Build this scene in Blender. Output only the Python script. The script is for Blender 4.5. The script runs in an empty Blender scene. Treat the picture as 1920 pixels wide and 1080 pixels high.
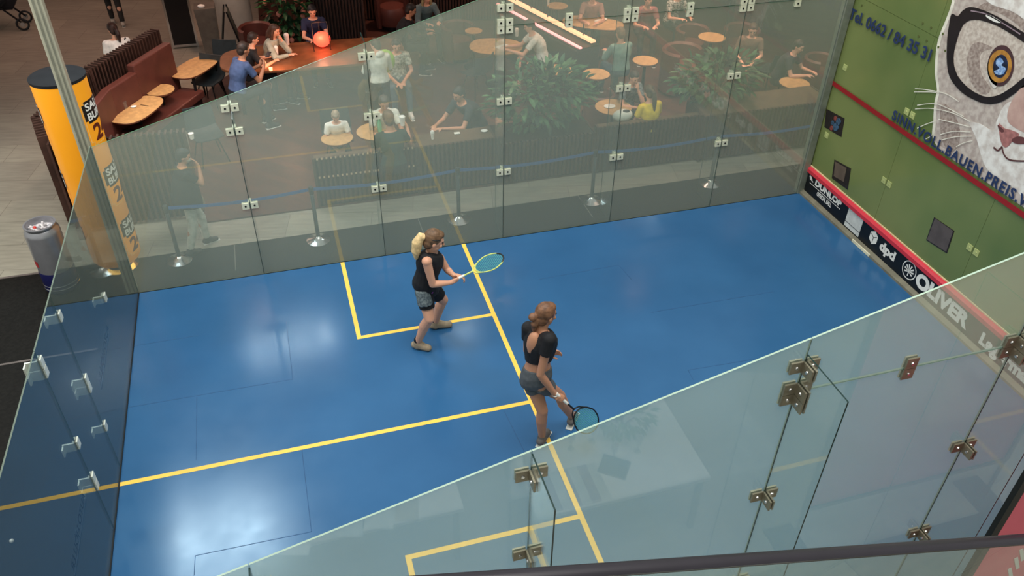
import bpy, bmesh, math, random
from mathutils import Vector, Matrix, Euler
C = bpy.context.scene.collection
SC = bpy.context.scene
R = random.Random(7)
rad = math.radians
PI = math.pi
# ------------------------------------------------------------------ camera
CP = Vector((2.1471, -2.9607, 6.5862)); YAW, PIT, ROL, FPX = 1.2735, -0.6544, 0.0193, 1548.71
_f = Vector((math.cos(YAW)*math.cos(PIT), math.sin(YAW)*math.cos(PIT), math.sin(PIT)))
_r0 = _f.cross(Vector((0, 0, 1))).normalized(); _u0 = _r0.cross(_f)
_r = _r0*math.cos(ROL) + _u0*math.sin(ROL); _u = -_r0*math.sin(ROL) + _u0*math.cos(ROL)
cam = bpy.data.objects.new('camera', bpy.data.cameras.new('camera')); C.objects.link(cam)
cam.data.sensor_width = 36; cam.data.lens = FPX*36/1920; cam.data.clip_end = 200
cam.matrix_world = Matrix(((_r.x, _u.x, -_f.x, CP.x), (_r.y, _u.y, -_f.y, CP.y), (_r.z, _u.z, -_f.z, CP.z), (0, 0, 0, 1)))
SC.camera = cam
# ------------------------------------------------------------------ world, light, exposure
SC.view_settings.view_transform = 'Standard'; SC.view_settings.look = 'None'
SC.view_settings.gamma = 1; SC.view_settings.exposure = 0.08; SC.view_settings.use_curve_mapping = False
SC.cycles.transparent_max_bounces = 32
W = bpy.data.worlds.new('world'); SC.world = W; W.use_nodes = True
W.node_tree.nodes['Background'].inputs[0].default_value = (0.90, 0.93, 0.88, 1)
W.node_tree.nodes['Background'].inputs[1].default_value = 0.50
def area(name, loc, size, power, col, rot=(0, 0, 0), sy=None, spread=180):
    d = bpy.data.lights.new(name, 'AREA'); d.shape = 'RECTANGLE'; d.size = size; d.size_y = sy or size
    d.energy = power; d.color = col; d.spread = rad(spread)
    o = bpy.data.objects.new(name, d); C.objects.link(o); o.location = loc; o.rotation_euler = rot; return o
def spot(name, loc, aim, power, col, cone=60, size=.1, blend=.6):
    d = bpy.data.lights.new(name, 'SPOT'); d.energy = power; d.color = col; d.spot_size = rad(cone); d.spot_blend = blend; d.shadow_soft_size = size
    o = bpy.data.objects.new(name, d); C.objects.link(o); o.location = loc
    o.rotation_euler = (Vector(aim)-Vector(loc)).to_track_quat('-Z', 'Y').to_euler(); return o
def point(name, loc, power, col, size=.05):
    d = bpy.data.lights.new(name, 'POINT'); d.energy = power; d.color = col; d.shadow_soft_size = size
    o = bpy.data.objects.new(name, d); C.objects.link(o); o.location = loc; return o
# daylight through the roof of the mall
area('skylight', (5.0, 1.5, 13.0), 9, 1500, (1.0, .97, .92), sy=7)
area('skylight_corner', (-1.3, 12.0, 12.3), 3.0, 480, (.68, .90, 1.0), (rad(-25), 0, 0), sy=1.5)
area('hall_fill', (-4.5, 4.6, 7.5), 4, 620, (1.0, .99, .94), (rad(38), 0, 0), sy=3)  # added fill light, aimed at the stone floor on the left
area('hall_lamp_far', (-1.5, 16.5, 3.6), 5, 90, (1.0, .58, .46), sy=4)
for k in range(4): area('ceiling_lamp', (1.0+.42*k, 9.22+.03*k, 3.66), .12, 15, (.8, .92, 1.0), sy=.42)
area('ceiling_lamp', (4.8, 8.8, 3.66),   .45, 12, (.8, .92, 1.0), sy=.14)
area('ceiling_lamp', (10.2, 11.7, 3.66), .6, 9, (.9, .94, 1.0), sy=.5)
for (x, y, p) in ((1.5, 13.5, 60), (5.2, 14.5, 80), (8.8, 10.6, 120), (10.8, 9.6, 100), (7.0, 12.0, 60), (3.6, 10.6, 50), (1.2, 9.8, 50), (5.6, 9.2, 50), (8.2, 8.6, 40), (9.8, 12.5, 110), (0.4, 10.6, 40)):
    spot('cafe_downlight', (x, y, 3.5), (x, y+.1, 0), p*2.6, (1.0, .60, .44), 115, .12, .9)
# ------------------------------------------------------------------ pixel of the photo -> metre in the place
def _ray(px, py): return _f + _r*((px-960)/FPX) - _u*((py-540)/FPX)
def G(px, py, z=0.0):
    d = _ray(px, py); return CP + d*((z-CP.z)/d.z)
def V(px, py, y):
    d = _ray(px, py); return CP + d*((y-CP.y)/d.y)
def X(px, py, x=9.75):
    d = _ray(px, py); return CP + d*((x-CP.x)/d.x)
# ------------------------------------------------------------------ materials
def lin(c):
    return tuple(((v/255)/12.92 if v/255 <= .04045 else ((v/255+.055)/1.055)**2.4) for v in c) + (1,)
_M = {}
def mat(name, rgb, rough=.6, metal=0, var=.12, scale=8, bump=0, rgb2=None, spec=.4, coat=0, emit=0, dist=None):
    if name in _M: return _M[name]
    m = bpy.data.materials.new(name); m.use_nodes = True; nt = m.node_tree; b = nt.nodes['Principled BSDF']
    c = lin(rgb); b.inputs['Roughness'].default_value = rough; b.inputs['Metallic'].default_value = metal
    b.inputs['Specular IOR Level'].default_value = spec; b.inputs['Coat Weight'].default_value = coat
    tc = nt.nodes.new('ShaderNodeTexCoord'); nz = nt.nodes.new('ShaderNodeTexNoise'); nz.inputs['Scale'].default_value = scale; nz.inputs['Detail'].default_value = 4
    rp = nt.nodes.new('ShaderNodeValToRGB'); nt.links.new(tc.outputs['Object'], nz.inputs['Vector'])
    nt.links.new(nz.outputs['Fac'], rp.inputs['Fac']); nt.links.new(rp.outputs['Color'], b.inputs['Base Color'])
    c2 = lin(rgb2) if rgb2 else tuple(v*(1+var) for v in c[:3])+(1,); c1 = c if rgb2 else tuple(v*(1-var) for v in c[:3])+(1,)
    rp.color_ramp.elements[0].position = .38; rp.color_ramp.elements[1].position = .62
    rp.color_ramp.elements[0].color = c1; rp.color_ramp.elements[1].color = c2
    if bump:
        bp = nt.nodes.new('ShaderNodeBump'); bp.inputs['Strength'].default_value = bump; bp.inputs['Distance'].default_value = .02
        nt.links.new(nz.outputs['Fac'], bp.inputs['Height']); nt.links.new(bp.outputs['Normal'], b.inputs['Normal'])
    if emit:
        b.inputs['Emission Color'].default_value = c; b.inputs['Emission Strength'].default_value = emit
    _M[name] = m; return m
def glass(name, haze, hazecol, tint, refl=1.0):
    m = bpy.data.materials.new(name); m.use_nodes = True; nt = m.node_tree; nt.nodes.clear(); N = nt.nodes.new; L = nt.links.new
    out = N('ShaderNodeOutputMaterial'); tr = N('ShaderNodeBsdfTransparent'); tr.inputs[0].default_value = tint
    df = N('ShaderNodeBsdfDiffuse'); df.inputs[0].default_value = lin(hazecol)
    tl = N('ShaderNodeBsdfTranslucent'); tl.inputs[0].default_value = lin(hazecol)
    mx0 = N('ShaderNodeMixShader'); mx0.inputs[0].default_value = .45; L(df.outputs[0], mx0.inputs[1]); L(tl.outputs[0], mx0.inputs[2])
    tc = N('ShaderNodeTexCoord'); nz = N('ShaderNodeTexNoise'); nz.inputs['Scale'].default_value = .5; nz.inputs['Detail'].default_value = 2
    L(tc.outputs['Object'], nz.inputs['Vector'])
    mr = N('ShaderNodeMapRange'); mr.inputs[3].default_value = haze*.92; mr.inputs[4].default_value = haze*1.08; L(nz.outputs['Fac'], mr.inputs[0])
    mx1 = N('ShaderNodeMixShader'); L(mr.outputs[0], mx1.inputs[0]); L(tr.outputs[0], mx1.inputs[1]); L(mx0.outputs[0], mx1.inputs[2])
    gl = N('ShaderNodeBsdfGlossy'); gl.inputs['Roughness'].default_value = 0.004; gl.inputs[0].default_value = (refl, refl, refl, 1)
    ge = N('ShaderNodeNewGeometry'); dt = N('ShaderNodeVectorMath'); dt.operation = 'DOT_PRODUCT'; L(ge.outputs['Incoming'], dt.inputs[0]); L(ge.outputs['Normal'], dt.inputs[1])
    ab = N('ShaderNodeMath'); ab.operation = 'ABSOLUTE'; L(dt.outputs['Value'], ab.inputs[0])
    su = N('ShaderNodeMath'); su.operation = 'SUBTRACT'; su.inputs[0].default_value = 1; L(ab.outputs[0], su.inputs[1])
    pw = N('ShaderNodeMath'); pw.operation = 'POWER'; pw.inputs[1].default_value = 5; L(su.outputs[0], pw.inputs[0])
    ma = N('ShaderNodeMath'); ma.operation = 'MULTIPLY_ADD'; ma.inputs[1].default_value = .96; ma.inputs[2].default_value = .04; L(pw.outputs[0], ma.inputs[0])
    mx2 = N('ShaderNodeMixShader'); L(ma.outputs[0], mx2.inputs[0]); L(mx1.outputs[0], mx2.inputs[1]); L(gl.outputs[0], mx2.inputs[2])
    L(mx2.outputs[0], out.inputs[0]); _M[name] = m; return m
def wood(name, a, b, sx, sy, rough=.45, herring=False, mortar=None):
    m = bpy.data.materials.new(name); m.use_nodes = True; nt = m.node_tree; N = nt.nodes.new; L = nt.links.new; bs = nt.nodes['Principled BSDF']
    tc = N('ShaderNodeTexCoord'); mp = N('ShaderNodeMapping'); L(tc.outputs['Object'], mp.inputs[0]); mp.inputs['Rotation'].default_value[2] = herring
    br = N('ShaderNodeTexBrick'); L(mp.outputs[0], br.inputs[0]); br.inputs['Scale'].default_value = 1; br.inputs['Brick Width'].default_value = sx; br.inputs['Row Height'].default_value = sy
    br.inputs['Mortar Size'].default_value = .004; br.inputs['Color1'].default_value = lin(a); br.inputs['Color2'].default_value = lin(b)
    br.inputs['Mortar'].default_value = lin(mortar or tuple(v*.55 for v in a)); br.inputs['Mortar Smooth'].default_value = .3
    nz = N('ShaderNodeTexNoise'); nz.inputs['Scale'].default_value = 3; nz.inputs['Detail'].default_value = 6; mp2 = N('ShaderNodeMapping'); mp2.inputs['Scale'].default_value = (1, 6, 1)
    L(mp.outputs[0], mp2.inputs[0]); L(mp2.outputs[0], nz.inputs['Vector'])
    mx = N('ShaderNodeMixRGB'); mx.blend_type = 'OVERLAY'; mx.inputs[0].default_value = .35; L(br.outputs['Color'], mx.inputs[1]); L(nz.outputs['Fac'], mx.inputs[2]); L(mx.outputs[0], bs.inputs['Base Color'])
    bs.inputs['Roughness'].default_value = rough; _M[name] = m; return m
# ------------------------------------------------------------------ mesh builder
def basis(d):
    d = Vector(d).normalized(); a = Vector((0, 0, 1)) if abs(d.z) < .92 else Vector((1, 0, 0))
    s = d.cross(a).normalized(); return d, s, s.cross(d).normalized()
class MB:
    def __init__(s): s.v = []; s.f = []; s.mi = []; s.cur = 0
    def add(s, vs, fs):
        n = len(s.v); s.v += [Vector(v) for v in vs]; s.f += [tuple(i+n for i in f) for f in fs]; s.mi += [s.cur]*len(fs)
        return s
    def box(s, a, b):
        x0, x1 = sorted((a[0], b[0])); y0, y1 = sorted((a[1], b[1])); z0, z1 = sorted((a[2], b[2]))
        return s.add([(x0, y0, z0), (x1, y0, z0), (x1, y1, z0), (x0, y1, z0), (x0, y0, z1), (x1, y0, z1), (x1, y1, z1), (x0, y1, z1)],
                     [(0, 3, 2, 1), (4, 5, 6, 7), (0, 1, 5, 4), (1, 2, 6, 5), (2, 3, 7, 6), (3, 0, 4, 7)])
    def obox(s, c, ax, ay, az, hx, hy, hz):
        c = Vector(c); vs = [c+ax*(i*hx)+ay*(j*hy)+az*(k*hz) for (i, j, k) in ((-1, -1, -1), (1, -1, -1), (1, 1, -1), (-1, 1, -1), (-1, -1, 1), (1, -1, 1), (1, 1, 1), (-1, 1, 1))]
        return s.add(vs, [(0, 3, 2, 1), (4, 5, 6, 7), (0, 1, 5, 4), (1, 2, 6, 5), (2, 3, 7, 6), (3, 0, 4, 7)])
    def bar(s, p, q, w, h=None, up=(0, 0, 1)):
        p = Vector(p); q = Vector(q); d = (q-p); L = d.length; d.normalize(); u = Vector(up); sd = d.cross(u)
        if sd.length < 1e-4: sd = d.cross(Vector((1, 0, 0)))
        sd.normalize(); u = sd.cross(d).normalized(); return s.obox((p+q)/2, d, sd, u, L/2, w/2, (h or w)/2)
    def rings(s, R_, cap=True, n=None):
        n = len(R_[0]); vs = [v for r in R_ for v in r]; fs = []
        for i in range(len(R_)-1):
            for j in range(n):
                k = (j+1) % n; fs.append((i*n+j, i*n+k, (i+1)*n+k, (i+1)*n+j))
        if cap: fs.append(tuple(range(n-1, -1, -1))); fs.append(tuple((len(R_)-1)*n+j for j in range(n)))
        return s.add(vs, fs)
    def cone(s, p, q, r0, r1, n=14, round_=False, cap=True):
        p = Vector(p); q = Vector(q); d, a, b = basis(q-p); R_ = []
        def ring(c, r): return [c+a*(math.cos(t)*r)+b*(math.sin(t)*r) for t in (2*PI*i/n for i in range(n))]
        if round_:
            for k in range(4): t = PI/2*(k+.4)/4.4; R_.append(ring(p-d*r0*math.cos(t), r0*math.sin(t)))
        R_.append(ring(p, r0)); R_.append(ring(q, r1))
        if round_:
            for k in range(3, -1, -1): t = PI/2*(k+.4)/4.4; R_.append(ring(q+d*r1*math.cos(t), r1*math.sin(t)))
        return s.rings([list(reversed(r)) for r in R_], cap)
    def path(s, P, r, n=8, closed=False):
        P = [Vector(p) for p in P]; rr = r if isinstance(r, (list, tuple)) else [r]*len(P); R_ = []; a = None
        for i, p in enumerate(P):
            d = (P[(i+1) % len(P)]-P[i-1]) if closed else (P[min(i+1, len(P)-1)]-P[max(i-1, 0)])
            d.normalize()
            if a is None: _, a, b = basis(d)
            a = (a-d*a.dot(d)).normalized(); b = d.cross(a)
            R_.append([p+a*(math.cos(t)*rr[i])-b*(math.sin(t)*rr[i]) for t in (2*PI*k/n for k in range(n))])
        if closed: R_.append(R_[0]); return s.rings(R_, False)
        return s.rings(R_)
    def lathe(s, c, prof, n=28, cap=True):
        c = Vector(c); return s.rings([[c+Vector((r*math.cos(t), r*math.sin(t), z)) for t in (2*PI*k/n for k in range(n))] for (r, z) in prof], cap)
    def ell(s, c, rx, ry, rz, ax=None, n=16, m=10):
        c = Vector(c); a, b, u = ax or (Vector((1, 0, 0)), Vector((0, 1, 0)), Vector((0, 0, 1))); R_ = []
        for i in range(m+1):
            t = PI*(i+.12)/(m+.24); R_.append([c+a*(rx*math.sin(t)*math.cos(p))+b*(ry*math.sin(t)*math.sin(p))-u*(rz*math.cos(t)) for p in (2*PI*k/n for k in range(n))])
        return s.rings(R_)
    def prism(s, pts, d):
        pts = [Vector(p) for p in pts]; d = Vector(d); n = len(pts); nrm = Vector((0, 0, 0))
        for i in range(n): nrm += pts[i].cross(pts[(i+1) % n])
        if nrm.dot(d) > 0: pts = pts[::-1]
        return s.add(pts+[p+d for p in pts], [tuple(range(n)), tuple(range(2*n-1, n-1, -1))]+[(i, n+i, n+(i+1) % n, (i+1) % n) for i in range(n)])
    def leaf(s, p, d, w, up, bend=.25):
        p = Vector(p); d = Vector(d); L = d.length; dn = d.normalized(); u = Vector(up); sd = dn.cross(u)
        if sd.length < 1e-3: sd = dn.cross(Vector((1, .3, 0)))
        sd.normalize(); u = sd.cross(dn)
        m1 = p+d*.35+u*(L*bend*.5); m2 = p+d*.7+u*(L*bend*.45); e = p+d
        return s.add([p, m1+sd*w*.5, m1-sd*w*.5, m2+sd*w*.38, m2-sd*w*.38, e, m1-u*w*.1, m2-u*w*.1], [(0, 1, 6), (0, 6, 2), (1, 3, 7, 6), (6, 7, 4, 2), (3, 5, 7), (7, 5, 4)])
    def build(s, name, m, parent=None, smooth=True, local=False, bevel=0, origin=None):
        me = bpy.data.meshes.new(name); o = bpy.data.objects.new(name, me); C.objects.link(o)
        off = Vector((0, 0, 0))
        if parent is not None:
            if not local: off = world_loc(parent)
        else:
            if origin is not None: off = Vector(origin)
            elif not local:
                xs = [v.x for v in s.v]; ys = [v.y for v in s.v]; zs = [v.z for v in s.v]
                off = Vector(((min(xs)+max(xs))/2, (min(ys)+max(ys))/2, min(zs)))
        me.from_pydata([tuple(v-off) for v in s.v], [], s.f)
        for mm in (m if isinstance(m, (list, tuple)) else [m]): me.materials.append(mm)
        for p, i in zip(me.polygons, s.mi): p.material_index = i
        me.validate(); me.update()
        if smooth: me.shade_smooth(); 
        if smooth: me.set_sharp_from_angle(angle=rad(35))
        if parent is not None: o.parent = parent
        else: o.location = off
        if bevel:
            b = o.modifiers.new('bevel', 'BEVEL'); b.width = bevel; b.segments = 2; b.limit_method = 'ANGLE'
        return o
def world_loc(o):
    v = Vector((0, 0, 0))
    while o is not None: v += o.location; o = o.parent
    return v
def tag(o, label=None, cat=None, group=None, kind=None):
    if label: o['label'] = label
    if cat: o['category'] = cat
    if group: o['group'] = group
    if kind: o['kind'] = kind
    return o
def thing(name, loc, label, cat, group=None):
    o = bpy.data.objects.new(name, None); o.empty_display_size = .1; C.objects.link(o); o.location = loc
    return tag(o, label, cat, group)
def copy_tree(o, parent=None):
    c = o.copy(); C.objects.link(c)
    if parent: c.parent = parent
    for ch in list(o.children): copy_tree(ch, c)
    return c
def place(proto, used, loc, rz, label, group=None, sc=1):
    o = proto if not used else copy_tree(proto)
    o.location = loc; o.rotation_euler = (0, 0, rz); o['label'] = label; o.scale = (sc, sc, sc)
    if group: o['group'] = group
    return o
def text_mesh(body, bold=0.0, spacing=1.0, shear=0):
    cu = bpy.data.curves.new('lettering', 'FONT'); cu.body = body; cu.size = 1; cu.offset = bold; cu.space_character = spacing; cu.shear = shear; cu.resolution_u = 4
    cu.extrude = .01; o = bpy.data.objects.new('lettering', cu); C.objects.link(o); bpy.context.view_layer.update()
    me = o.evaluated_get(bpy.context.evaluated_depsgraph_get()).to_mesh()
    vs = [v.co.copy() for v in me.vertices]; fs = [tuple(p.vertices) for p in me.polygons]
    bpy.data.objects.remove(o); return vs, fs
def lettering(body, p0, p1, up, height, m, parent, name='lettering', bold=.02, depth=.0015, shear=0, mirror=False, spacing=1.0, label=None):
    """text whose base line runs from p0 to p1; height of the capitals in metres"""
    vs, fs = text_mesh(body, bold, spacing, shear); p0 = Vector(p0); p1 = Vector(p1); ax = (p1-p0); L = ax.length; ax.normalize(); up = Vector(up); up = (up-ax*up.dot(ax)).normalized(); nz = ax.cross(up)
    x0 = min(v.x for v in vs); x1 = max(v.x for v in vs); hy = .69
    if mirror: vs = [Vector((x0+x1-v.x, v.y, v.z)) for v in vs]
    mb = MB(); mb.add([p0+ax*((v.x-x0)/(x1-x0)*L)+up*(v.y/hy*height)+nz*(v.z/.01*depth) for v in vs], fs)
    o = mb.build(name, m, parent, smooth=False)
    if label: o['label'] = label
    return o
def remesh(mb, name, m, parent, vox, smooth=4, fac=.5, local=False):
    o = mb.build(name, m, parent, local=local)
    r = o.modifiers.new('r', 'REMESH'); r.mode = 'VOXEL'; r.voxel_size = vox
    s = o.modifiers.new('s', 'SMOOTH'); s.iterations = smooth; s.factor = fac
    bpy.context.view_layer.update()
    me = bpy.data.meshes.new_from_object(o.evaluated_get(bpy.context.evaluated_depsgraph_get()))
    o.modifiers.clear(); old = o.data; o.data = me; bpy.data.meshes.remove(old); me.name = name; me.shade_smooth()
    return o
# ------------------------------------------------------------------ shared materials
M_chrome = mat('chrome', (200, 200, 200), .18, 1, .05)
M_steel = mat('brushed_steel', (150, 142, 124), .42, .65, .1, 20)
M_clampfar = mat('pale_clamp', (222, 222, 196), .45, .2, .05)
M_dark = mat('black_paint', (18, 18, 20), .45)
M_dkmetal = mat('dark_metal', (28, 26, 27), .4, .5)
M_oak = mat('oak_top', (192, 150, 98), .45, 0, .12, 14, spec=.3)
M_edge = mat('oak_edge', (110, 62, 40), .5)
M_choc = mat('dark_slat', (66, 44, 36), .55, 0, .2, 6)
M_maroon = mat('maroon_leather', (92, 50, 42), .45, 0, .1, 5)
M_white = mat('white_plastic', (235, 233, 226), .4, 0, .03)
M_paper = mat('paper', (225, 225, 215), .7, 0, .05)
M_pad = mat('rubber_pad', (22, 21, 19), .65, 0, .2, 30, bump=.1, spec=.12)
G_far = glass('dotted_glass_far', .215, (220, 229, 208), (.965, .985, .96, 1))
G_near = glass('dotted_glass_near', .26, (226, 240, 216), (.96, .985, .965, 1))
G_back = glass('dotted_glass_back', .045, (180, 195, 190), (.72, .76, .75, 1), .9)
G_fin = glass('clear_glass', .02, (170, 190, 180), (.975, .985, .975, 1))
M_glassedge = mat('glass_edge', (160, 182, 164), .25, 0, .05)
M_glassdark = mat('glass_edge_dark', (20, 45, 42), .25, 0, .05)
M_jointnear = mat('glass_joint_near', (120, 140, 132), .3, 0, .05); M_jointedge = mat('glass_joint', (64, 84, 78), .3, 0, .05); M_faredge = mat('glass_edge_far', (84, 130, 100), .3, 0, .05); M_backedge = mat('glass_edge_back', (96, 108, 96), .3, 0, .05)
M_clear = glass('drinking_glass', .12, (220, 225, 220), (.93, .95, .94, 1))
# ================================================================== THE SETTING
mb = MB(); mb.box((-9, -6.5, -.3), (22, 24, -.03))
floor = mb.build('floor', wood('stone_tiles', (148, 144, 130), (136, 132, 120), 1.2, .6, .42, rad(12), (104, 98, 88)), smooth=False); tag(floor, 'pale grey stone tile floor of the shopping hall', 'floor', kind='structure')
mb = MB(); mb.box((-9, -.6, -.03), (10.6, 7.24, -.012))
pad = mb.build('floor', M_pad, smooth=False); tag(pad, 'black rubber matting laid around the court', 'floor', kind='structure')
mb = MB()   # joints between the mats
for x in (-4.6, -2.9, 1.2, 3.8, 6.3): mb.box((x, 6.6, -.012), (x+.012, 7.24, -.0105))
mb.box((-9, 5.4, -.012), (-.4, 5.43, -.0095)); mb.box((-9, 7.2, -.012), (-.95, 7.235, -.004))
tag(mb.build('trim_1', mat('mat_joint', (96, 88, 84), .5), smooth=False), 'thin pale metal joint strips between the black mats', 'trim', kind='structure')
# café floor
mb = MB(); mb.prism([(.80, 7.93, -.03), (22, 7.70, -.03), (22, 23.8, -.03), (2.2, 23.8, -.03), (1.9, 14.1, -.03), (1.05, 13.0, -.03), (.45, 11.6, -.03), (.70, 9.0, -.03)], (0, 0, .024))
cf = mb.build('floor', wood('cafe_parquet', (84, 52, 42), (66, 42, 36), .75, .14, .38, rad(45)), smooth=False); tag(cf, 'dark red-brown parquet floor of the cafe', 'floor', kind='structure')
# gallery slab over the café
mb = MB(); mb.box((-9, 8.6, 3.7), (22, 24, 4.1))
tag(mb.build('ceiling', mat('ceiling_plaster', (120, 112, 104), .8), smooth=False), 'underside of the gallery above the cafe', 'ceiling', kind='structure')
mb = MB(); mb.box((-9, 23.8, -.03), (22, 24, 3.7))
tag(mb.build('wall_far', mat('far_wall', (92, 74, 62), .8), smooth=False), 'brown far wall behind the cafe', 'wall', kind='structure')
# ================================================================== COURT FLOOR
def blue_floor():
    m = bpy.data.materials.new('blue_court'); m.use_nodes = True; nt = m.node_tree; N = nt.nodes.new; L = nt.links.new; b = nt.nodes['Principled BSDF']
    tc = N('ShaderNodeTexCoord'); n1 = N('ShaderNodeTexNoise'); n1.inputs['Scale'].default_value = .9; n1.inputs['Detail'].default_value = 5; L(tc.outputs['Object'], n1.inputs['Vector'])
    rp = N('ShaderNodeValToRGB'); rp.color_ramp.elements[0].color = lin((41, 87, 130)); rp.color_ramp.elements[1].color = lin((48, 96, 140)); rp.color_ramp.elements[0].position = .3; rp.color_ramp.elements[1].position = .7
    L(n1.outputs['Fac'], rp.inputs[0]); L(rp.outputs[0], b.inputs['Base Color'])
    n2 = N('ShaderNodeTexNoise'); n2.inputs['Scale'].default_value = 4; n2.inputs['Detail'].default_value = 8; L(tc.outputs['Object'], n2.inputs['Vector'])
    mr = N('ShaderNodeMapRange'); mr.inputs[3].default_value = .15; mr.inputs[4].default_value = .26; L(n2.outputs['Fac'], mr.inputs[0]); L(mr.outputs[0], b.inputs['Roughness'])
    bp = N('ShaderNodeBump'); bp.inputs['Strength'].default_value = .04; L(n1.outputs['Fac'], bp.inputs['Height']); L(bp.outputs[0], b.inputs['Normal'])
    b.inputs['Specular IOR Level'].default_value = .45; return m
M_blue = blue_floor(); M_yel = mat('yellow_line', (246, 198, 84), .5, 0, .05, 3); M_seam = mat('floor_seam', (36, 78, 120), .6)
mb = MB(); mb.box((.0, 0.0, -.012), (9.72, 6.4, 0.0)); mb.cur = 1
XS, XB, YB, YN = 4.287, 2.60, 4.787, 1.604; w = .026
def strip(x0, y0, x1, y1, z=.0015): mb.box((x0, y0, 0), (x1, y1, z))
strip(XS-w, 0.0, XS+w, 6.4, .002); strip(0.0, 3.2-w, XS-w, 3.2+w)
strip(XB-w, YB-w, XB+w, 6.4); strip(XB+w, YB-w, XS-w, YB+w)
strip(XB-w, 0.0, XB+w, YN+w); strip(XB+w, YN-w, XS-w, YN+w)
mb.cur = 2
def seam(a, b, t=.0034):
    a = G(*a); b = G(*b); d = (b-a); d.z = 0; n = Vector((-d.y, d.x, 0)).normalized()*t
    a.z = b.z = 0; mb.prism([a+n, b+n, b-n, a-n], (0, 0, .0008))
for a, b in (((248, 649), (372, 629)), ((240, 764), (549, 711)), ((549, 711), (537, 603)), ((369, 745), (368, 862)), ((566, 843), (584, 997)), ((584, 997), (366, 1042)),
             ((366, 1042), (364, 1079)), ((945, 770), (985, 850)), ((1010, 524), (1160, 497)), ((1160, 497), (1185, 525)), ((1220, 586), (1450, 547)), ((1290, 694), (1545, 652)), ((1290, 694), (1300, 712))):
    seam(a, b)
cfl = mb.build('squash_court_floor', [M_blue, M_yel, M_seam], smooth=False)
tag(cfl, 'blue squash court floor with yellow service lines', 'court floor')
# ================================================================== GLASS WALLS
def topfar(x): return 2.08+.288*x
def topnear(x): return 2.175+.268*x
T = .012
def pane(parent, axis, a0, a1, z0, h0, h1, pos, m, edge, thick=T):
    edge = {'dotted_glass_far': M_faredge, 'dotted_glass_back': M_backedge}.get(m.name, edge)
    """upright pane between a0 and a1; axis 'x' runs along x at y=pos, 'y' runs along y at x=pos"""
    g = .0022; a0 += g; a1 -= g; mb = MB()
    P = [(a0, z0), (a1, z0), (a1, h1), (a0, h0)]
    if axis == 'x': pts = [Vector((p[0], pos-thick/2, p[1])) for p in P]; d = (0, thick, 0)
    else: pts = [Vector((pos-thick/2, p[0], p[1])) for p in P]; d = (thick, 0, 0)
    mb.prism(pts, d)
    for i, f in enumerate(mb.f):
        if i > 1: mb.mi[i] = 1
    # lighter polished edge on the top side only
    o = mb.build('glass_pane', [m, M_jointnear if m.name == 'dotted_glass_near' else M_jointedge, edge], parent, smooth=False)
    for p in o.data.polygons:
        if p.material_index == 1 and p.normal.z > .5: p.material_index = 2
    return o
def bolts(pts, n, r=.011):
    b = MB(); n = Vector(n)
    for p in pts: b.cone(Vector(p), Vector(p)+n*.008, r, r*.8, 8)
    return b
def clamp(parent, x, z, side, rows=1, fin=True, half=0):
    """four small plates around a joint in a wall that runs along x (side = y of the wall, sign = side the fin stands on)"""
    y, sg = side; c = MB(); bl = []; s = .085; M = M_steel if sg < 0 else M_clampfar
    for r in range(rows):
        zc = z+(r-(rows-1)/2)*(s+.004)
        for k in ((-1, 1) if not half else (0,)):
            xc = x+k*(s/2+.012)
            for q in (-1, 1):
                yy = y+q*(T/2+.006); c.box((xc-s/2, yy-.006, zc-s/2), (xc+s/2, yy+.006, zc+s/2)); bl.append(((xc, yy+q*.006, zc), (0, q, 0)))
            if fin and k: # plates on the fin
                xf = x+k*.012; c.box((xf-.006, y+sg*.014, zc-s/2), (xf+.006, y+sg*.11, zc+s/2)); bl.append(((xf+k*.006, y+sg*.065, zc), (k, 0, 0)))
    o = c.build('clamp', M, parent, smooth=False)
    b = MB()
    for p, n in bl: p = Vector(p); b.cone(p, p+Vector(n)*.007, .013, .011, 8)
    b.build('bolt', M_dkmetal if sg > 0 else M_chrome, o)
SEAM = (0, 1.57, 3.19, 4.87, 6.5, 8.12, 9.62)
def side_wall(y, top, sg, name, label, m, fins, ulast=9.62):
    t = thing(name, (4.8, y, 0), label, 'glass wall')
    for i in range(6):
        a, b = SEAM[i], SEAM[i+1]
        if i < 3: pane(t, 'x', a, b, 0, top(a), top(b), y, m, M_glassedge)
        else: pane(t, 'x', a, b, 0, 3.045, 3.045, y, m, M_glassedge); pane(t, 'x', a, b, 3.055, top(a), top(b), y, m, M_glassedge)
    for i in range(1, 6):
        x = SEAM[i]
        if i in fins:
            zt = min(top(x)-.05, 3.36) if i > 2 else top(x)-(.30 if sg > 0 and i == 1 else .02)
            mb = MB(); yy = sorted((y+sg*(T/2+.002), y+sg*.41)); mb.box((x-.005, yy[0], .0), (x+.005, yy[1], zt))
            for k in range(6): mb.mi[k] = 1
            mb.mi[3] = mb.mi[5] = 0
            mb.build('glass_fin', [G_fin, M_glassdark], t, smooth=False)
        for z in (1.06, 2.08): clamp(t, x, z, (y, sg))
        if i == 1: clamp(t, x, 2.38, (y, sg))
        if i == 2: clamp(t, x, 2.84, (y, sg))
        if i >= 3: clamp(t, x, 3.05, (y, sg), rows=2)
        if i == 3: clamp(t, x, 3.27, (y, sg))
    for i in range(3, 6): clamp(t, (SEAM[i]+SEAM[i+1])/2, 3.05, (y, sg), rows=2, half=1)
    return t
side_wall(6.42, topfar, 1, 'glass_side_wall', 'far glass side wall of the court, cafe seen behind it', G_far, (1, 2, 3, 4, 5))
side_wall(0.0, topnear, -1, 'glass_side_wall', 'near glass side wall crossing the lower right, in front of the blue floor', G_near, (1, 2, 3, 4, 5))
bw = thing('glass_back_wall', (0, 3.2, 0), 'dark tinted glass back wall of the court with door, at left', 'glass wall')
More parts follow.
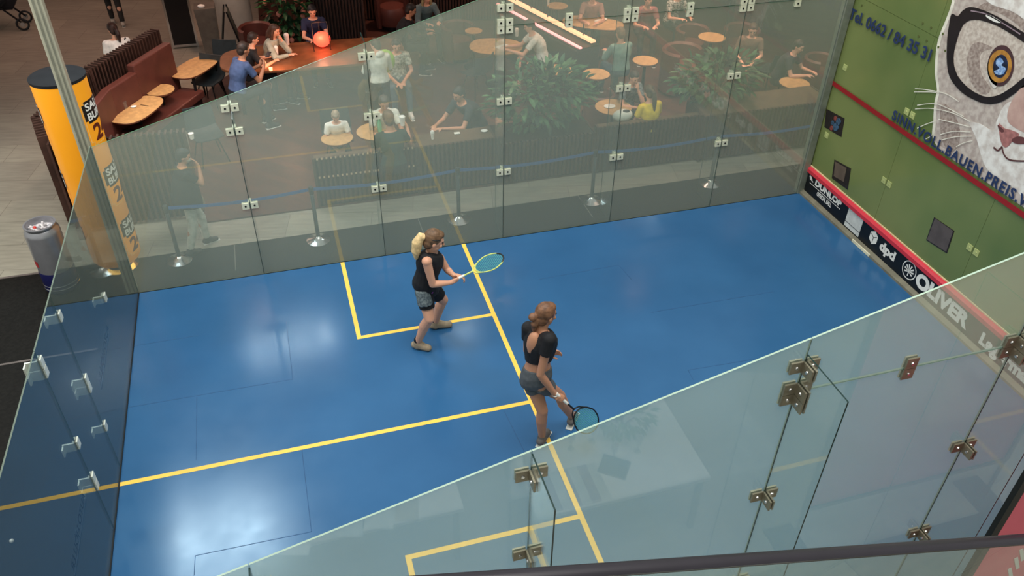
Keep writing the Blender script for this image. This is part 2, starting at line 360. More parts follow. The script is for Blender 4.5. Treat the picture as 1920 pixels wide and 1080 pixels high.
def topback(y): return 2.11+.035*(6.4-y)
for a, b in ((3.42, 6.40), (2.65, 3.42), (.02, 2.65)): pane(bw, 'y', a, b, 0, topback(a), topback(b), 0, G_back, M_glassedge)
M_wclip = mat('white_clip', (225, 228, 215), .3, .3, .05)
for (y, z, n) in ((3.42, 1.96, 1), (2.65, 2.0, 2), (3.42, 1.10, 2), (4.88, 1.06, 1), (2.65, 1.16, 1), (2.65, .61, 2), (3.42, .58, 1)):
    c = MB()
    for q in range(n):
        for k in (-1, 1):
            c.box((.006 if k > 0 else -.018, y-.05*0+k*.0, z-.045+q*.1), (.018 if k > 0 else -.006, y+.07, z+.045+q*.1))
        c.box((-.10, y-.012, z-.045+q*.1), (-.008, y+.002, z+.045+q*.1))
        c.box((-.10, y-.07, z-.04+q*.1), (-.088, y+.002, z+.04+q*.1))
    o = c.build('clip', M_wclip, bw, smooth=False)
M_navy = mat('navy_print', (22, 38, 66), .5, 0, .05)
for (ya, yb) in ((4.70, 3.78), (2.40, 1.62)):
    lettering('AUTO HÖLLER', (-.0075, ya, .80), (-.0075, yb, .80), (0, 0, 1), .085, M_navy, bw, bold=.01)
    u = MB(); u.box((-.0095, yb, .755), (-.0065, ya, .775)); u.build('underline', M_navy, bw, smooth=False)
mb = MB(); mb.box((-.03, 0, -.01), (.012, 6.4, .018)); mb.build('floor_channel', M_dark, bw, smooth=False)
# corner posts
mb = MB(); mb.box((-.135, 6.425, 0), (-.012, 6.53, 5.4)); p_ = mb.build('corner_post', mat('grey_aluminium', (168, 166, 146), .45, .1, .05), smooth=False, bevel=.006)
tag(p_, 'tall grey aluminium post at the rear court corner, in front of yellow column', 'post')
g = MB(); g.box((-.105, 6.418, 0), (-.085, 6.428, 5.4)); g.box((-.055, 6.418, 0), (-.04, 6.428, 5.4)); g.build('groove', mat('groove_grey', (120, 120, 106), .4, .2), p_, smooth=False)
mb = MB(); mb.box((9.62, 6.39, 0), (9.73, 6.50, 4.95)); tag(mb.build('corner_post', mat('grey_frame', (128, 134, 120), .4, .3), smooth=False, bevel=.004), 'grey upright frame between far glass wall and green front wall', 'post')
# ================================================================== FRONT WALL
def green_mat():
    m = bpy.data.materials.new('green_print'); m.use_nodes = True; nt = m.node_tree; N = nt.nodes.new; L = nt.links.new; b = nt.nodes['Principled BSDF']
    tc = N('ShaderNodeTexCoord'); n1 = N('ShaderNodeTexNoise'); n1.inputs['Scale'].default_value = .55; n1.inputs['Detail'].default_value = 3; L(tc.outputs['Object'], n1.inputs['Vector'])
    rp = N('ShaderNodeValToRGB'); rp.color_ramp.elements[0].color = lin((92, 112, 64)); rp.color_ramp.elements[1].color = lin((124, 134, 80)); rp.color_ramp.elements[0].position = .35; rp.color_ramp.elements[1].position = .65  # lighter olive tone imitates warm reflections on the glossy wall
    L(n1.outputs['Fac'], rp.inputs[0]); L(rp.outputs[0], b.inputs['Base Color']); b.inputs['Roughness'].default_value = .16; b.inputs['Specular IOR Level'].default_value = .5; return m
M_green = green_mat()
fw = thing('court_front_wall', (9.8, 3.2, 0), 'lime green printed front wall of the court with cat poster', 'court wall')
ys = (6.42, 4.84, 3.2, 1.6, 0.0)
for i in range(4):
    for (z0, z1) in ((.0, 3.045), (3.05, 5.2)):
        mb = MB(); mb.box((9.75, ys[i+1]+.002, z0), (9.765, ys[i]-.002, z1)); mb.build('wall_panel', M_green, fw, smooth=False)
mb = MB(); mb.box((9.77, 0, 0), (9.80, 6.42, 5.2)); mb.build('backing', mat('backing_dark', (60, 66, 44), .7), fw, smooth=False)
def wp(px, py, k=1): v = X(px, py, 9.75); v.x = 9.75-.0016*k; return v
def crv(P, n=6, closed=True):
    out = []; N_ = len(P)
    for i in range(N_ if closed else N_-1):
        g_ = lambda j: Vector(P[j % N_]) if closed else Vector(P[max(0, min(N_-1, j))])
        a, b, c, d = g_(i-1), g_(i), g_(i+1), g_(i+2)
        for k in range(n):
            t = k/n; out.append(.5*((2*b)+(c-a)*t+(2*a-5*b+4*c-d)*t*t+(3*b-a-3*c+d)*t**3))
    if not closed: out.append(Vector(P[-1]))
    return [tuple(v) for v in out]
def printed(name, pix, k, m, parent, smooth_=True, n=5):
    P = crv(pix, n) if smooth_ else pix; mb = MB(); mb.prism([wp(p[0], p[1], k) for p in P], (.0012, 0, 0)); return mb.build(name, m, parent, smooth=False)
def wstrip(P, wd, k, mb):  # thin tapered stroke on the wall
    P = [wp(p[0], p[1], k) for p in crv(P, 5, False)]
    for i in range(len(P)-1):
        d = (P[i+1]-P[i]).normalized(); n = Vector((0, -d.z, d.y))*wd/2; mb.prism([P[i]+n, P[i+1]+n, P[i+1]-n, P[i]-n], (.0008, 0, 0))
def fur(name, a, b, s=5): return mat(name, a, .5, 0, 0, s, rgb2=b)
M_fur = fur('cat_fur', (202, 190, 180), (176, 160, 152), 14); M_fur2 = fur('cat_fur_white', (236, 232, 226), (206, 196, 188), 9); M_furd = fur('cat_fur_dark', (178, 162, 152), (140, 122, 114), 26)
cp = thing('cat_poster', (9.745, 3.4, 1.9), 'large printed poster of a pale cat wearing black glasses', 'poster')
head = [(1800, -60), (1790, 5), (1778, 40), (1766, 70), (1760, 100), (1758, 140), (1762, 170), (1757, 195), (1755, 230), (1754, 262), (1776, 290), (1806, 310), (1840, 332), (1880, 357), (1925, 386), (2060, 470), (2160, 470), (2200, 200), (2120, 20), (2000, -120), (1880, -130)]
torn = [(x-5 if x < 1810 else x, y-2) for x, y in head]
printed('torn_edge', torn, 1, mat('torn_paper', (228, 222, 206), .7), cp, True, 3)
printed('cat_face', head, 2, M_fur, cp, True, 3)
printed('muzzle', [(1832, 262), (1822, 240), (1816, 228), (1838, 232), (1862, 244), (1870, 225), (1882, 200), (1900, 190), (1935, 200), (1990, 240), (2000, 330), (1960, 400), (1925, 374), (1890, 345), (1850, 315)], 3, M_fur2, cp)
printed('fur_patch', [(1765, 200), (1775, 196), (1790, 215), (1800, 240), (1798, 270), (1785, 285), (1770, 270), (1763, 240)], 3, M_furd, cp)
printed('fur_patch', [(1818, 30), (1850, 4), (1890, 10), (1925, 45), (1935, 70), (1900, 40), (1860, 20)], 3, M_furd, cp)
printed('forehead', [(1850, -40), (1900, -20), (1940, 20), (1930, 40), (1900, 22), (1860, 8), (1845, -10)], 4, M_fur2, cp)
printed('nose_bridge', [(1893, 200), (1905, 178), (1925, 150), (1960, 160), (1960, 240), (1935, 252), (1905, 240), (1890, 225)], 4, fur('cat_bridge', (205, 172, 160), (186, 150, 140), 5), cp)
printed('nose', [(1874, 232), (1884, 240), (1898, 244), (1912, 252), (1900, 264), (1890, 275), (1882, 274), (1876, 258)], 5, mat('cat_nose', (168, 112, 108), .5, 0, .2, 20), cp)
printed('nostril', [(1872, 234), (1880, 240), (1884, 246), (1879, 248), (1874, 242)], 6, mat('cat_nostril', (104, 62, 62), .5), cp)
printed('nostril', [(1898, 262), (1908, 256), (1922, 258), (1930, 268), (1915, 270), (1903, 268)], 6, _M['cat_nostril'], cp)
mb = MB(); wstrip([(1880, 275), (1872, 282), (1864, 276)], .02, 6, mb); wstrip([(1880, 275), (1884, 290), (1896, 300), (1925, 302)], .018, 6, mb); mb.build('mouth_line', mat('cat_mouth', (92, 56, 56), .6), cp, smooth=False)
printed('lens', [(1796, 60), (1808, 42), (1828, 37), (1850, 41), (1885, 56), (1915, 76), (1950, 100), (1950, 150), (1915, 165), (1880, 176), (1860, 182), (1835, 176), (1808, 158), (1791, 133), (1788, 100)], 4, fur('cat_cheek', (212, 200, 188), (184, 168, 156), 22), cp)
printed('cheek_patch', [(1816, 100), (1826, 82), (1842, 80), (1862, 90), (1845, 96), (1838, 110), (1842, 140), (1858, 165), (1850, 176), (1836, 172), (1820, 150), (1814, 122)], 5, M_furd, cp)
mf = MB()   # spectacle frame as a closed band
outer = crv([(1786, 26), (1797, 30), (1806, 20), (1820, 13), (1840, 17), (1862, 26), (1885, 38), (1920, 60), (1960, 84), (1985, 110), (1980, 150), (1930, 155), (1905, 174), (1880, 190), (1858, 195), (1835, 190), (1806, 174), (1784, 148), (1777, 120), (1777, 80), (1781, 45)], 4)
inner = crv([(1800, 62), (1803, 56), (1808, 46), (1818, 39), (1832, 37), (1848, 40), (1866, 46), (1885, 56), (1915, 75), (1940, 96), (1952, 115), (1945, 132), (1920, 146), (1900, 162), (1878, 176), (1860, 181), (1844, 180), (1822, 168), (1803, 150), (1792, 130), (1790, 100)], 4)
n_ = len(outer); vo = [wp(x, y, 7) for x, y in outer]; vi = [wp(x, y, 7) for x, y in inner]
mf.add(vo+vi+[v+Vector((.0012, 0, 0)) for v in vo+vi], [(i, (i+1) % n_, n_+(i+1) % n_, n_+i) for i in range(n_)]+[(2*n_+i, 2*n_+(i+1) % n_, (i+1) % n_, i) for i in range(n_)])
mf.build('spectacle_frame', mat('frame_black', (34, 28, 32), .35), cp, smooth=False)
mb = MB(); wstrip([(1822, 20), (1850, 26), (1880, 42), (1915, 64)], .012, 9, mb); mb.build('frame_gleam', mat('gleam', (150, 130, 140), .4), cp, smooth=False)
printed('frame_gleam', [(1850, 29), (1858, 28), (1876, 38), (1880, 42), (1870, 42), (1856, 35)], 9, M_white, cp)
def oval(cx, cy, a, b, th, n=26): return [(cx+a*math.cos(t)*math.cos(th)-b*math.sin(t)*math.sin(th), cy+a*math.cos(t)*math.sin(th)+b*math.sin(t)*math.cos(th)) for t in (2*PI*k/n for k in range(n))]
printed('eye_rim', oval(1878, 123, 25, 39, .12), 8, mat('eye_rim', (74, 48, 52), .5), cp, False)
printed('eye_white', oval(1862, 140, 8, 26, -.2), 8, M_fur2, cp, False)
printed('iris', oval(1877, 124, 22, 31, .1), 9, fur('cat_iris', (196, 140, 62), (160, 108, 44), 12), cp, False)
printed('pupil', oval(1878, 124, 14, 22, .12), 10, fur('cat_pupil', (30, 44, 80), (22, 26, 40), 14), cp, False)
printed('pupil_glint', [(1871, 112), (1878, 108), (1884, 116), (1880, 122), (1888, 128), (1884, 138), (1874, 140), (1866, 134), (1876, 128), (1870, 120)], 11, fur('glint', (170, 200, 235), (90, 130, 190), 30), cp)
for P in ([(1718, 166), (1740, 168), (1775, 175), (1800, 190)], [(1716, 172), (1745, 172), (1758, 173)], [(1722, 197), (1755, 194), (1780, 203), (1810, 218)], [(1718, 204), (1750, 203), (1790, 212), (1822, 228)], [(1722, 240), (1740, 232), (1755, 227)],
          [(1762, 223), (1800, 232), (1822, 238)], [(1765, 252), (1790, 246), (1822, 247)], [(1768, 262), (1795, 256), (1824, 255)], [(1795, 275), (1808, 268), (1826, 263)], [(1735, 262), (1746, 256), (1752, 250)]): mb = MB(); wstrip(P, .009, 12, mb); mb.build('whisker', mat('whisker', (235, 230, 215), .5), cp, smooth=False)
# lines and lettering on the front wall
M_red = mat('red_line', (150, 28, 34), .5, 0, .05); M_navy2 = mat('navy_letters', (38, 54, 92), .5, 0, .1)
mb = MB(); a = wp(1558, 152, 14); mb.box((9.727, 0, 1.78), (9.7285, 6.4, 1.845)); mb.build('service_line', M_red, fw, smooth=False)
mb = MB(); mb.prism([wp(1757, 278, 3), wp(1757, 270, 3), wp(1925, 372, 3), wp(1925, 392, 3)], (.001, 0, 0)); mb.build('pale_band', mat('pale_band', (196, 184, 176), .5), cp, smooth=False)
def wtext(s, a, b, h, m, k=14, parent=fw, **kw):
    return lettering(s, wp(*a, k), wp(*b, k), (0, 0, 1), h, m, parent, **kw)
def wline(t, y0, y1, z0, z1, h, **kw): return lettering(t, (9.7275, y0, z0), (9.7275, y1, z1), (0, 0, 1), h, M_navy2, fw, **kw)
wline('Tel. 0662 / 84 35 31', 6.42, 4.79, 2.735, 2.765, .14, bold=.025)
wline('SINN.VOLL.BAUEN.PREIS.W', 5.09, 2.72, 1.875, 1.895, .12, bold=.028, spacing=1.16)
for (a, b, c, d) in (((1550, 204), (1584, 222), (1578, 257), (1546, 238)), ((1565, 299), (1596, 316), (1590, 356), (1560, 334)), ((1752, 407), (1790, 433), (1776, 475), (1737, 450))):
    w_ = MB(); w_.prism([wp(*p, 3) for p in (a, b, c, d)], (.002, 0, 0)); o = w_.build('camera_window', mat('window_dark', (42, 36, 34), .25), fw, smooth=False)
w_ = MB(); w_.prism([wp(*p, 5) for p in ((1567, 303), (1588, 315), (1583, 341), (1564, 330))], (.0008, 0, 0)); w_.build('window_inset', mat('inset_brown', (98, 84, 72), .5), fw, smooth=False)
w_ = MB(); w_.prism([wp(*p, 5) for p in ((1754, 409), (1788, 433), (1775, 472), (1739, 449))], (.0008, 0, 0)); w_.build('window_inset', mat('inset_grey', (84, 76, 74), .5), fw, smooth=False)
w_ = MB()
for (x, y, r) in ((1573, 228, .05), (1568, 238, .06), (1562, 230, .03)): w_.cone(wp(x, y, 9), wp(x, y, 3), r, r, 12)
w_.build('window_gear', mat('gear_blue', (60, 86, 110), .4, 0, .4, 30), fw)
w_ = MB()
for p in ((1567, 222), (1560, 240)): w_.cone(wp(*p, 8), wp(*p, 3), .035, .035, 10)
w_.build('window_gear', mat('gear_red', (130, 66, 60), .4, 0, .4, 30), fw)
cl = mat('wall_clip', (176, 184, 120), .4, 0, .05)
for (y, z) in ((4.84, 1.06), (3.2, 1.06), (6.3, 1.06), (4.84, 2.06), (6.3, 2.1), (1.6, 1.06)):
    for k in (-1, 1):
        if y > 6 and k > 0: continue
        mb = MB(); mb.box((9.742, y+k*.055-.04, z-.04), (9.75, y+k*.055+.04, z+.04)); mb.cone((9.742, y+k*.055, z), (9.737, y+k*.055, z), .014, .012, 8); mb.build('clip', cl, fw, smooth=False)
mb = MB()
for y in (6.25, 5.1, 4.95, 4.74, 4.62):
    for z in (3.12, 2.96): mb.cone((9.75, y, z), (9.745, y, z), .016, .016, 8)
mb.build('bolt', mat('bolt_green', (84, 92, 48), .5), fw)
# tin
tb = thing('tin_board', (9.72, 3.2, 0), 'black sponsor board with red top strip at foot of green wall', 'tin board')
mb = MB(); mb.box((9.715, 0, .06), (9.745, 6.38, .40)); mb.build('board', mat('tin_black', (16, 17, 20), .4), tb, smooth=False)
mb = MB(); mb.prism([(9.745, 0, .385), (9.745, 0, .472), (9.712, 0, .462), (9.692, 0, .44), (9.692, 0, .385)], (0, 6.42, 0)); mb.build('red_strip', mat('tin_red', (200, 52, 66), .45, 0, .04), tb, smooth=False)
mb = MB(); mb.box((9.735, 0, .470), (9.75, 6.40, .484)); mb.build('top_lip', mat('tin_lip', (216, 190, 150), .5), tb, smooth=False)
mb = MB(); mb.prism([(9.745, 0, 0), (9.655, 0, 0), (9.66, 0, .03), (9.715, 0, .065), (9.745, 0, .065)], (0, 6.44, 0)); mb.build('base_rail', mat('rail_grey', (120, 116, 100), .5, .2), tb, smooth=False)
mb = MB(); mb.box((9.652, 4.62, .004), (9.668, 5.02, .045)); mb.build('rail_gleam', mat('rail_cream', (226, 220, 190), .4), tb, smooth=False)['label'] = 'cream gleam painted on the grey rail'  # pale box painted as a gleam on the rail
tx = 9.7145
def ttext(s, y0, y1, z, h, **kw): return lettering(s, (tx, y0, z), (tx, y1, z), (0, 0, 1), h, M_white, tb, depth=.001, **kw)
ttext('DUNLOP', 6.17, 5.50, .275, .085, bold=.05)
mb = MB(); mb.box((tx-.001, 5.50, .238), (tx, 6.29, .247)); mb.build('rule', M_white, tb, smooth=False)
ttext('OFFICIAL BALL', 6.07, 5.70, .15, .065, bold=.03)
mb = MB()   # flying D emblem
for (z, dy, l) in ((.36, 0, .06), (.34, .0, .08), (.315, .02, .09)): mb.prism([(tx-.001, 6.33-dy, z), (tx-.001, 6.33-dy-l, z-.02), (tx-.001, 6.33-dy-l, z-.036), (tx-.001, 6.33-dy, z-.016)], (.001, 0, 0))
mb.build('emblem', M_white, tb, smooth=False)
mb = MB(); mb.box((tx-.001, 4.99, .085), (tx, 5.33, .38)); mb.build('white_panel', mat('panel_white', (206, 208, 204), .5), tb, smooth=False)
mb = MB(); mb.box((tx-.002, 4.99, .15), (tx-.001, 5.33, .165)); mb.build('rule', mat('panel_grey', (120, 120, 122), .5), tb, smooth=False)
lettering('AMBERG', (tx-.001, 4.95, .135), (tx-.001, 4.63, .135), (0, 0, 1), .045, _M['panel_grey'], tb, depth=.001) if False else None
# parcel cube emblem
def hexp(cx, cz, r, ks): return [(tx-.001, cx-r*.86*math.sin(k*PI/3), cz+r*math.cos(k*PI/3)) for k in ks]
mb = MB(); cy, cz, r = 4.71, .25, .115
mb.prism(hexp(cy, cz+.008, r*.92, (0, 1, 2, 3, 4, 5)), (.001, 0, 0)); mb.build('cube_emblem', M_white, tb, smooth=False)
mb = MB()
for k in (1, 3, 5):
    a_ = Vector((tx-.002, cy, cz+.008)); b_ = Vector((tx-.002, cy-r*.62*math.sin(k*PI/3+0), cz+.008+r*.7*math.cos(k*PI/3))); d_ = (b_-a_).normalized(); n__ = Vector((0, -d_.z, d_.y))*.005; mb.prism([a_+n__, b_+n__, b_-n__, a_-n__], (.001, 0, 0))
mb.build('cube_line', _M['tin_black'], tb, smooth=False)
ttext('dpd', 4.555, 4.235, .185, .125, bold=.05)
mb = MB(); cy, cz = 3.94, .245
for (r0, r1) in ((.118, .132),):
    n = 32; ri = [Vector((tx-.001, cy+r0*math.cos(t), cz+r0*math.sin(t))) for t in (2*PI*k/n for k in range(n))]; ro = [Vector((tx-.001, cy+r1*math.cos(t), cz+r1*math.sin(t))) for t in (2*PI*k/n for k in range(n))]
    mb.add(ri+ro, [(i, (i+1) % n, n+(i+1) % n, n+i) for i in range(n)])
for k in range(8):
    t = PI*(.5+.75*(k-3.5)/3.5*.9); a_ = Vector((tx-.001, cy+.015*math.cos(t), cz-.02+.015*math.sin(t))); b_ = Vector((tx-.001, cy+.085*math.cos(t), cz-.005+.085*math.sin(t))); d_ = (b_-a_).normalized(); n__ = Vector((0, -d_.z, d_.y))*.012; mb.prism([a_+n__*.3, b_+n__, b_-n__, a_-n__*.3], (.0008, 0, 0))
mb.box((tx-.001, cy-.008, cz-.09), (tx, cy+.008, cz)); mb.build('tree_emblem', M_white, tb, smooth=False)
ttext('OLIVER', 3.79, 2.82, .145, .185, bold=.055)
ttext('Lagermax', 2.60, 1.72, .13, .15, bold=.05)
# ================================================================== BALUSTRADE of the escalator in front
a = V(900, 1085, -1.2); b = V(1920, 1011, -1.2); d = (b-a).normalized(); a2 = a-d*2.2; b2 = b+d*.8
nr = Vector((d.z*-1, 0, d.x)); nr = Vector((-d.z, 0, d.x))
es = thing('escalator_balustrade', (a.x, -1.2, a.z-1.0), 'sloping glass balustrade with black handrail along the bottom edge', 'balustrade')
mb = MB(); pr_ = [(-.028, -.008), (-.032, .003), (-.022, .012), (0, .015), (.022, .012), (.032, .003), (.028, -.008)]
mb.rings([[p+Vector((0, y_, 0))+nr*z_ for (y_, z_) in pr_] for p in (a2, b2)]); mb.build('handrail', mat('rubber_black', (34, 30, 38), .3, 0, .05, spec=.6), es)
mb = MB(); mb.bar(a2-nr*.020, b2-nr*.020, .03, .024, nr); mb.build('rail_profile', mat('rail_profile', (74, 74, 72), .35, .6), es, smooth=False)
mb = MB(); q = [a2-nr*.032, b2-nr*.032, b2-nr*.75, a2-nr*.75]; mb.prism([v+Vector((0, -.005, 0)) for v in q], (0, .01, 0)); mb.build('glass_pane', glass('rail_glass', .05, (200, 210, 200), (.93, .97, .94, 1)), es, smooth=False)
mb = MB(); mb.bar(a2-nr*.80, b2-nr*.80, .16, .14, nr); mb.build('skirt', mat('skirt_steel', (110, 110, 108), .4, .6), es, smooth=False)
# pink banner at the right
bn = thing('pink_banner', (6.9, -.75, .9), 'pink advertising banner with black edge at bottom right corner', 'banner')
mb = MB(); mb.box((6.08, -.752, .6), (8.2, -.742, 3.2)); mb.build('fabric', mat('banner_pink', (232, 108, 124), .6, 0, .06, 2), bn, smooth=False)
mb = MB(); mb.box((6.03, -.765, .55), (6.09, -.73, 3.25)); mb.box((6.09, -.765, 3.2), (8.25, -.73, 3.26)); mb.box((8.2, -.765, .55), (8.26, -.73, 3.2)); mb.box((6.09, -.765, .55), (8.2, -.73, .6)); mb.build('edge_frame', M_dark, bn, smooth=False)
for k, (px, py) in enumerate(((1893, 1066), (1905, 1046), (1915, 1030))):
    p = V(px, py, -.756); q_ = p+Vector((.09, 0, -.16)); mb = MB(); mb.bar(p, q_, .028, .004, (0, 1, 0)); mb.build('white_stroke', M_white, bn, smooth=False)
for x in (6.06, 8.23):
    mb = MB(); mb.cone((x, -.748, -.03), (x, -.748, .56), .02, .02, 10); mb.box((x-.15, -1.0, -.03), (x+.15, -.5, -.01)); mb.build('stand', M_dark, bn, smooth=False)
# ================================================================== RECEPTION TABLE on the near side (seen mirrored in the near glass)
def mir(px, py, z=.75): p = G(px, py, z); return Vector((p.x, -p.y, z))
def rtable(x0, x1, y0, y1, label):
    t = thing('long_table', ((x0+x1)/2, (y0+y1)/2, -.03), label, 'table', 'display tables outside the near glass wall'); mb = MB(); mb.box((x0, y0, .70), (x1, y1, .745)); mb.build('tabletop', M_white, t, smooth=False, bevel=.004)
    for x in (x0+.06, x1-.06):
        for y in (y0+.06, y1-.06): mb = MB(); mb.box((x-.025, y-.025, -.03), (x+.025, y+.025, .70)); mb.build('leg', M_steel, t, smooth=False)
rtable(1.25, 3.1, -2.1, -1.45, 'white long table with flyers outside near glass, left end')
rtable(3.68, 5.32, -2.35, -1.18, 'white long table with glasses and plant outside near glass, right')
k = 0
for (px, py, w_, l_, rz, c_, lab) in ((560, 1055, .30, .42, .3, (222, 226, 222), 'blank white'), (650, 1005, .34, .30, .25, (200, 214, 214), 'pale blue'), (720, 1000, .26, .30, .3, (216, 222, 216), 'white and grey'), (775, 1005, .2, .26, .2, (190, 178, 150), 'yellowish')):
    p = mir(px, py, .747); p.y = max(-2.0, min(-1.58, p.y)); mb = MB(); ax = Vector((math.cos(rz), math.sin(rz), 0)); ay = Vector((-ax.y, ax.x, 0)); mb.obox((p.x, p.y, .7475), ax, ay, Vector((0, 0, 1)), w_/2, l_/2, .0015)
    o = mb.build('flyer', mat('flyer_%d' % k, c_, .6, 0, .1, 20), smooth=False); tag(o, lab+' flyer lying on the white table outside near glass', 'flyer', 'flyers on the long table'); k += 1
def tumbler(x, y, z, label, group):
    t = thing('wine_glass', (x, y, z), label, 'glass', group); mb = MB(); mb.lathe((x, y, z), [(.033, 0), (.034, .003), (.006, .008), (.005, .08), (.02, .095), (.036, .13), (.034, .18), (.030, .185), (.031, .15), (.018, .105)], 14); mb.build('bowl', M_clear, t)
for i, (px, py) in enumerate(((1070, 835), (1110, 822), (1150, 855), (1195, 840))):
    p = mir(px, py, .78); tumbler(p.x, max(-2.25, min(-1.3, p.y)), .7455, 'wine glass on white table outside near glass, %s' % ('nearest the camera', 'second along', 'third along', 'beside the leafy plant')[i], 'wine glasses on the long table')
mb = MB(); p = mir(1090, 915, .7465)
for k in range(7): mb.cur = k % 2; mb.box((3.74+.09*k, -1.62, .7455), (3.74+.09*k+.09, -1.20, .7495))
tag(mb.build('striped_cloth', [mat('cloth_cream', (200, 200, 192), .9), mat('cloth_mauve', (150, 132, 136), .9)], smooth=False), 'cream and mauve striped cloth on the right table outside near glass', 'cloth')
p = mir(1118, 880, .7465); mb = MB(); mb.obox((4.52, -1.52, .752), Vector((.8, .6, 0)), Vector((-.6, .8, 0)), Vector((0, 0, 1)), .13, .11, .006); tag(mb.build('grey_folder', mat('folder_grey', (70, 84, 84), .6), smooth=False), 'dark grey square folder on the right table outside near glass', 'folder')
# ================================================================== PEOPLE
SKIN = {'light': (214, 160, 132), 'tan': (190, 136, 106), 'olive': (170, 120, 92), 'dark': (120, 82, 62)}
def skin(k): return mat('skin_'+k, SKIN[k], .5, 0, .04, 6)
def frame3(f, u=(0, 0, 1)):
    f = Vector(f).normalized(); u = Vector(u); s = f.cross(u).normalized(); return f, s, s.cross(f).normalized()
def tube_loft(mb, secs, n=18):
    """secs: (centre, side, front, rx, ry)"""
    R_ = []
    for c, s, f, rx, ry in secs:
        c = Vector(c); s = Vector(s).normalized(); f = Vector(f); R_.append([c+s*(rx*math.cos(t))+f*(ry*math.sin(t)) for t in (2*PI*k/n for k in range(n))])
    a, b = R_[0][0]-Vector(secs[0][0]), R_[0][1]-Vector(secs[0][0]); ax = Vector(secs[-1][0])-Vector(secs[0][0])
    if a.cross(b).dot(ax) < 0: R_ = [list(reversed(r)) for r in R_]
    mb.rings(R_)
def torso(J, s, g=0.0, z0=0, z1=1, n=18, hips=1.0, bust=0.0):
    """list of torso sections between t=z0..z1 (0 crotch, 1 base of neck)"""
    P, N_ = J['pelvis'], J['neck']; sh = (J['shR']-J['shL']).normalized(); hp = (J['hipR']-J['hipL']).normalized(); up = (N_-P).normalized(); out = []
    mid = J.get('chest') or P.lerp(N_, .58)
    prof = [(-.16, .135*hips, .095), (-.06, .165*hips, .115), (.08, .168*hips, .118), (.25, .145, .10), (.42, .125, .09), (.60, .145, .105+bust*.5), (.76, .158, .112+bust), (.90, .165, .092), (1.0, .12, .07)]
    for t, rx, ry in prof:
        if t < z0-1e-6 or t > z1+1e-6: continue
        c = P+(mid-P)*(t/.58) if t < .58 else mid+(N_-mid)*((t-.58)/.42)
        sd = hp.lerp(sh, max(0, min(1, t))).normalized(); fr = up.cross(sd).normalized()
        out.append((c, sd, fr, (rx*s+g), (ry*s+g)))
    return out
def head_parts(J, s, parent, sk, hair, haircol, vox, eyes=True):
    h = J['head']; f = J['face']; u = J.get('headup', Vector((0, 0, 1))); f, sd, u = frame3(f, u)
    m = MB(); A = (sd, f, u)
    m.ell(h+u*.018*s, .074*s, .092*s, .098*s, A); m.ell(h+f*.022*s-u*.05*s, .054*s, .062*s, .066*s, A)
    m.ell(h+f*.05*s-u*.088*s, .026*s, .026*s, .022*s, A, 10, 6)                       # chin
    m.cone(h+f*.088*s+u*.012*s, h+f*.106*s-u*.03*s, .008*s, .013*s, 8, True)           # nose
    m.ell(h+f*.083*s+u*.028*s, .05*s, .012*s, .010*s, A, 12, 6)                        # brow
    for q in (-1, 1): m.ell(h+sd*q*.076*s-u*.008*s-f*.004*s, .009*s, .017*s, .028*s, A, 10, 6); m.ell(h+f*.068*s+sd*q*.04*s-u*.025*s, .02*s, .018*s, .02*s, A, 8, 6)
    return m, (h, f, sd, u)
def hair_obj(style, hf, s, col, parent, vox):
    h, f, sd, u = hf; A = (sd, f, u); m = MB()
    if style == 'bald': return
    m.ell(h+u*.034*s-f*.014*s, .083*s, .094*s, .094*s, A)
    if style != 'cap': m.ell(h-f*.045*s-u*.02*s, .074*s, .058*s, .075*s, A)
    m.ell(h+u*.075*s+f*.03*s, .06*s, .06*s, .04*s, A, 12, 6)
    if style in ('pony', 'ponylong'):
        m.ell(h-f*.105*s+u*.03*s, .028*s, .03*s, .028*s, A, 10, 6)
        L_ = .22 if style == 'pony' else .30
        m.path([h-f*.10*s+u*.03*s, h-f*.15*s+u*.0*s, h-f*.155*s-u*.08*s, h-f*.14*s-u*L_*.6*s, h-f*.13*s-u*L_*s], [.024*s, .034*s, .042*s, .036*s, .014*s], 10)
    if style == 'bun':
        m.ell(h-f*.125*s-u*.0*s-sd*.02*s, .04*s, .042*s, .038*s, A, 12, 8); m.path([h-f*.09*s-u*.01*s, h-f*.11*s-u*.07*s, h-f*.10*s-u*.14*s], [.03*s, .036*s, .02*s], 8)
    if style == 'long':
        m.path([h-f*.05*s+u*.0*s, h-f*.085*s-u*.10*s, h-f*.09*s-u*.22*s, h-f*.085*s-u*.30*s], [.07*s, .072*s, .06*s, .035*s], 12)
        for q in (-1, 1): m.path([h+sd*q*.06*s+u*.04*s, h+sd*q*.078*s-u*.06*s, h+sd*q*.085*s-u*.17*s+f*.01*s, h+sd*q*.08*s-u*.26*s+f*.02*s], [.022*s, .03*s, .03*s, .014*s], 8)
    o = remesh(m, 'hair', col, parent, vox*.8, 2); return o
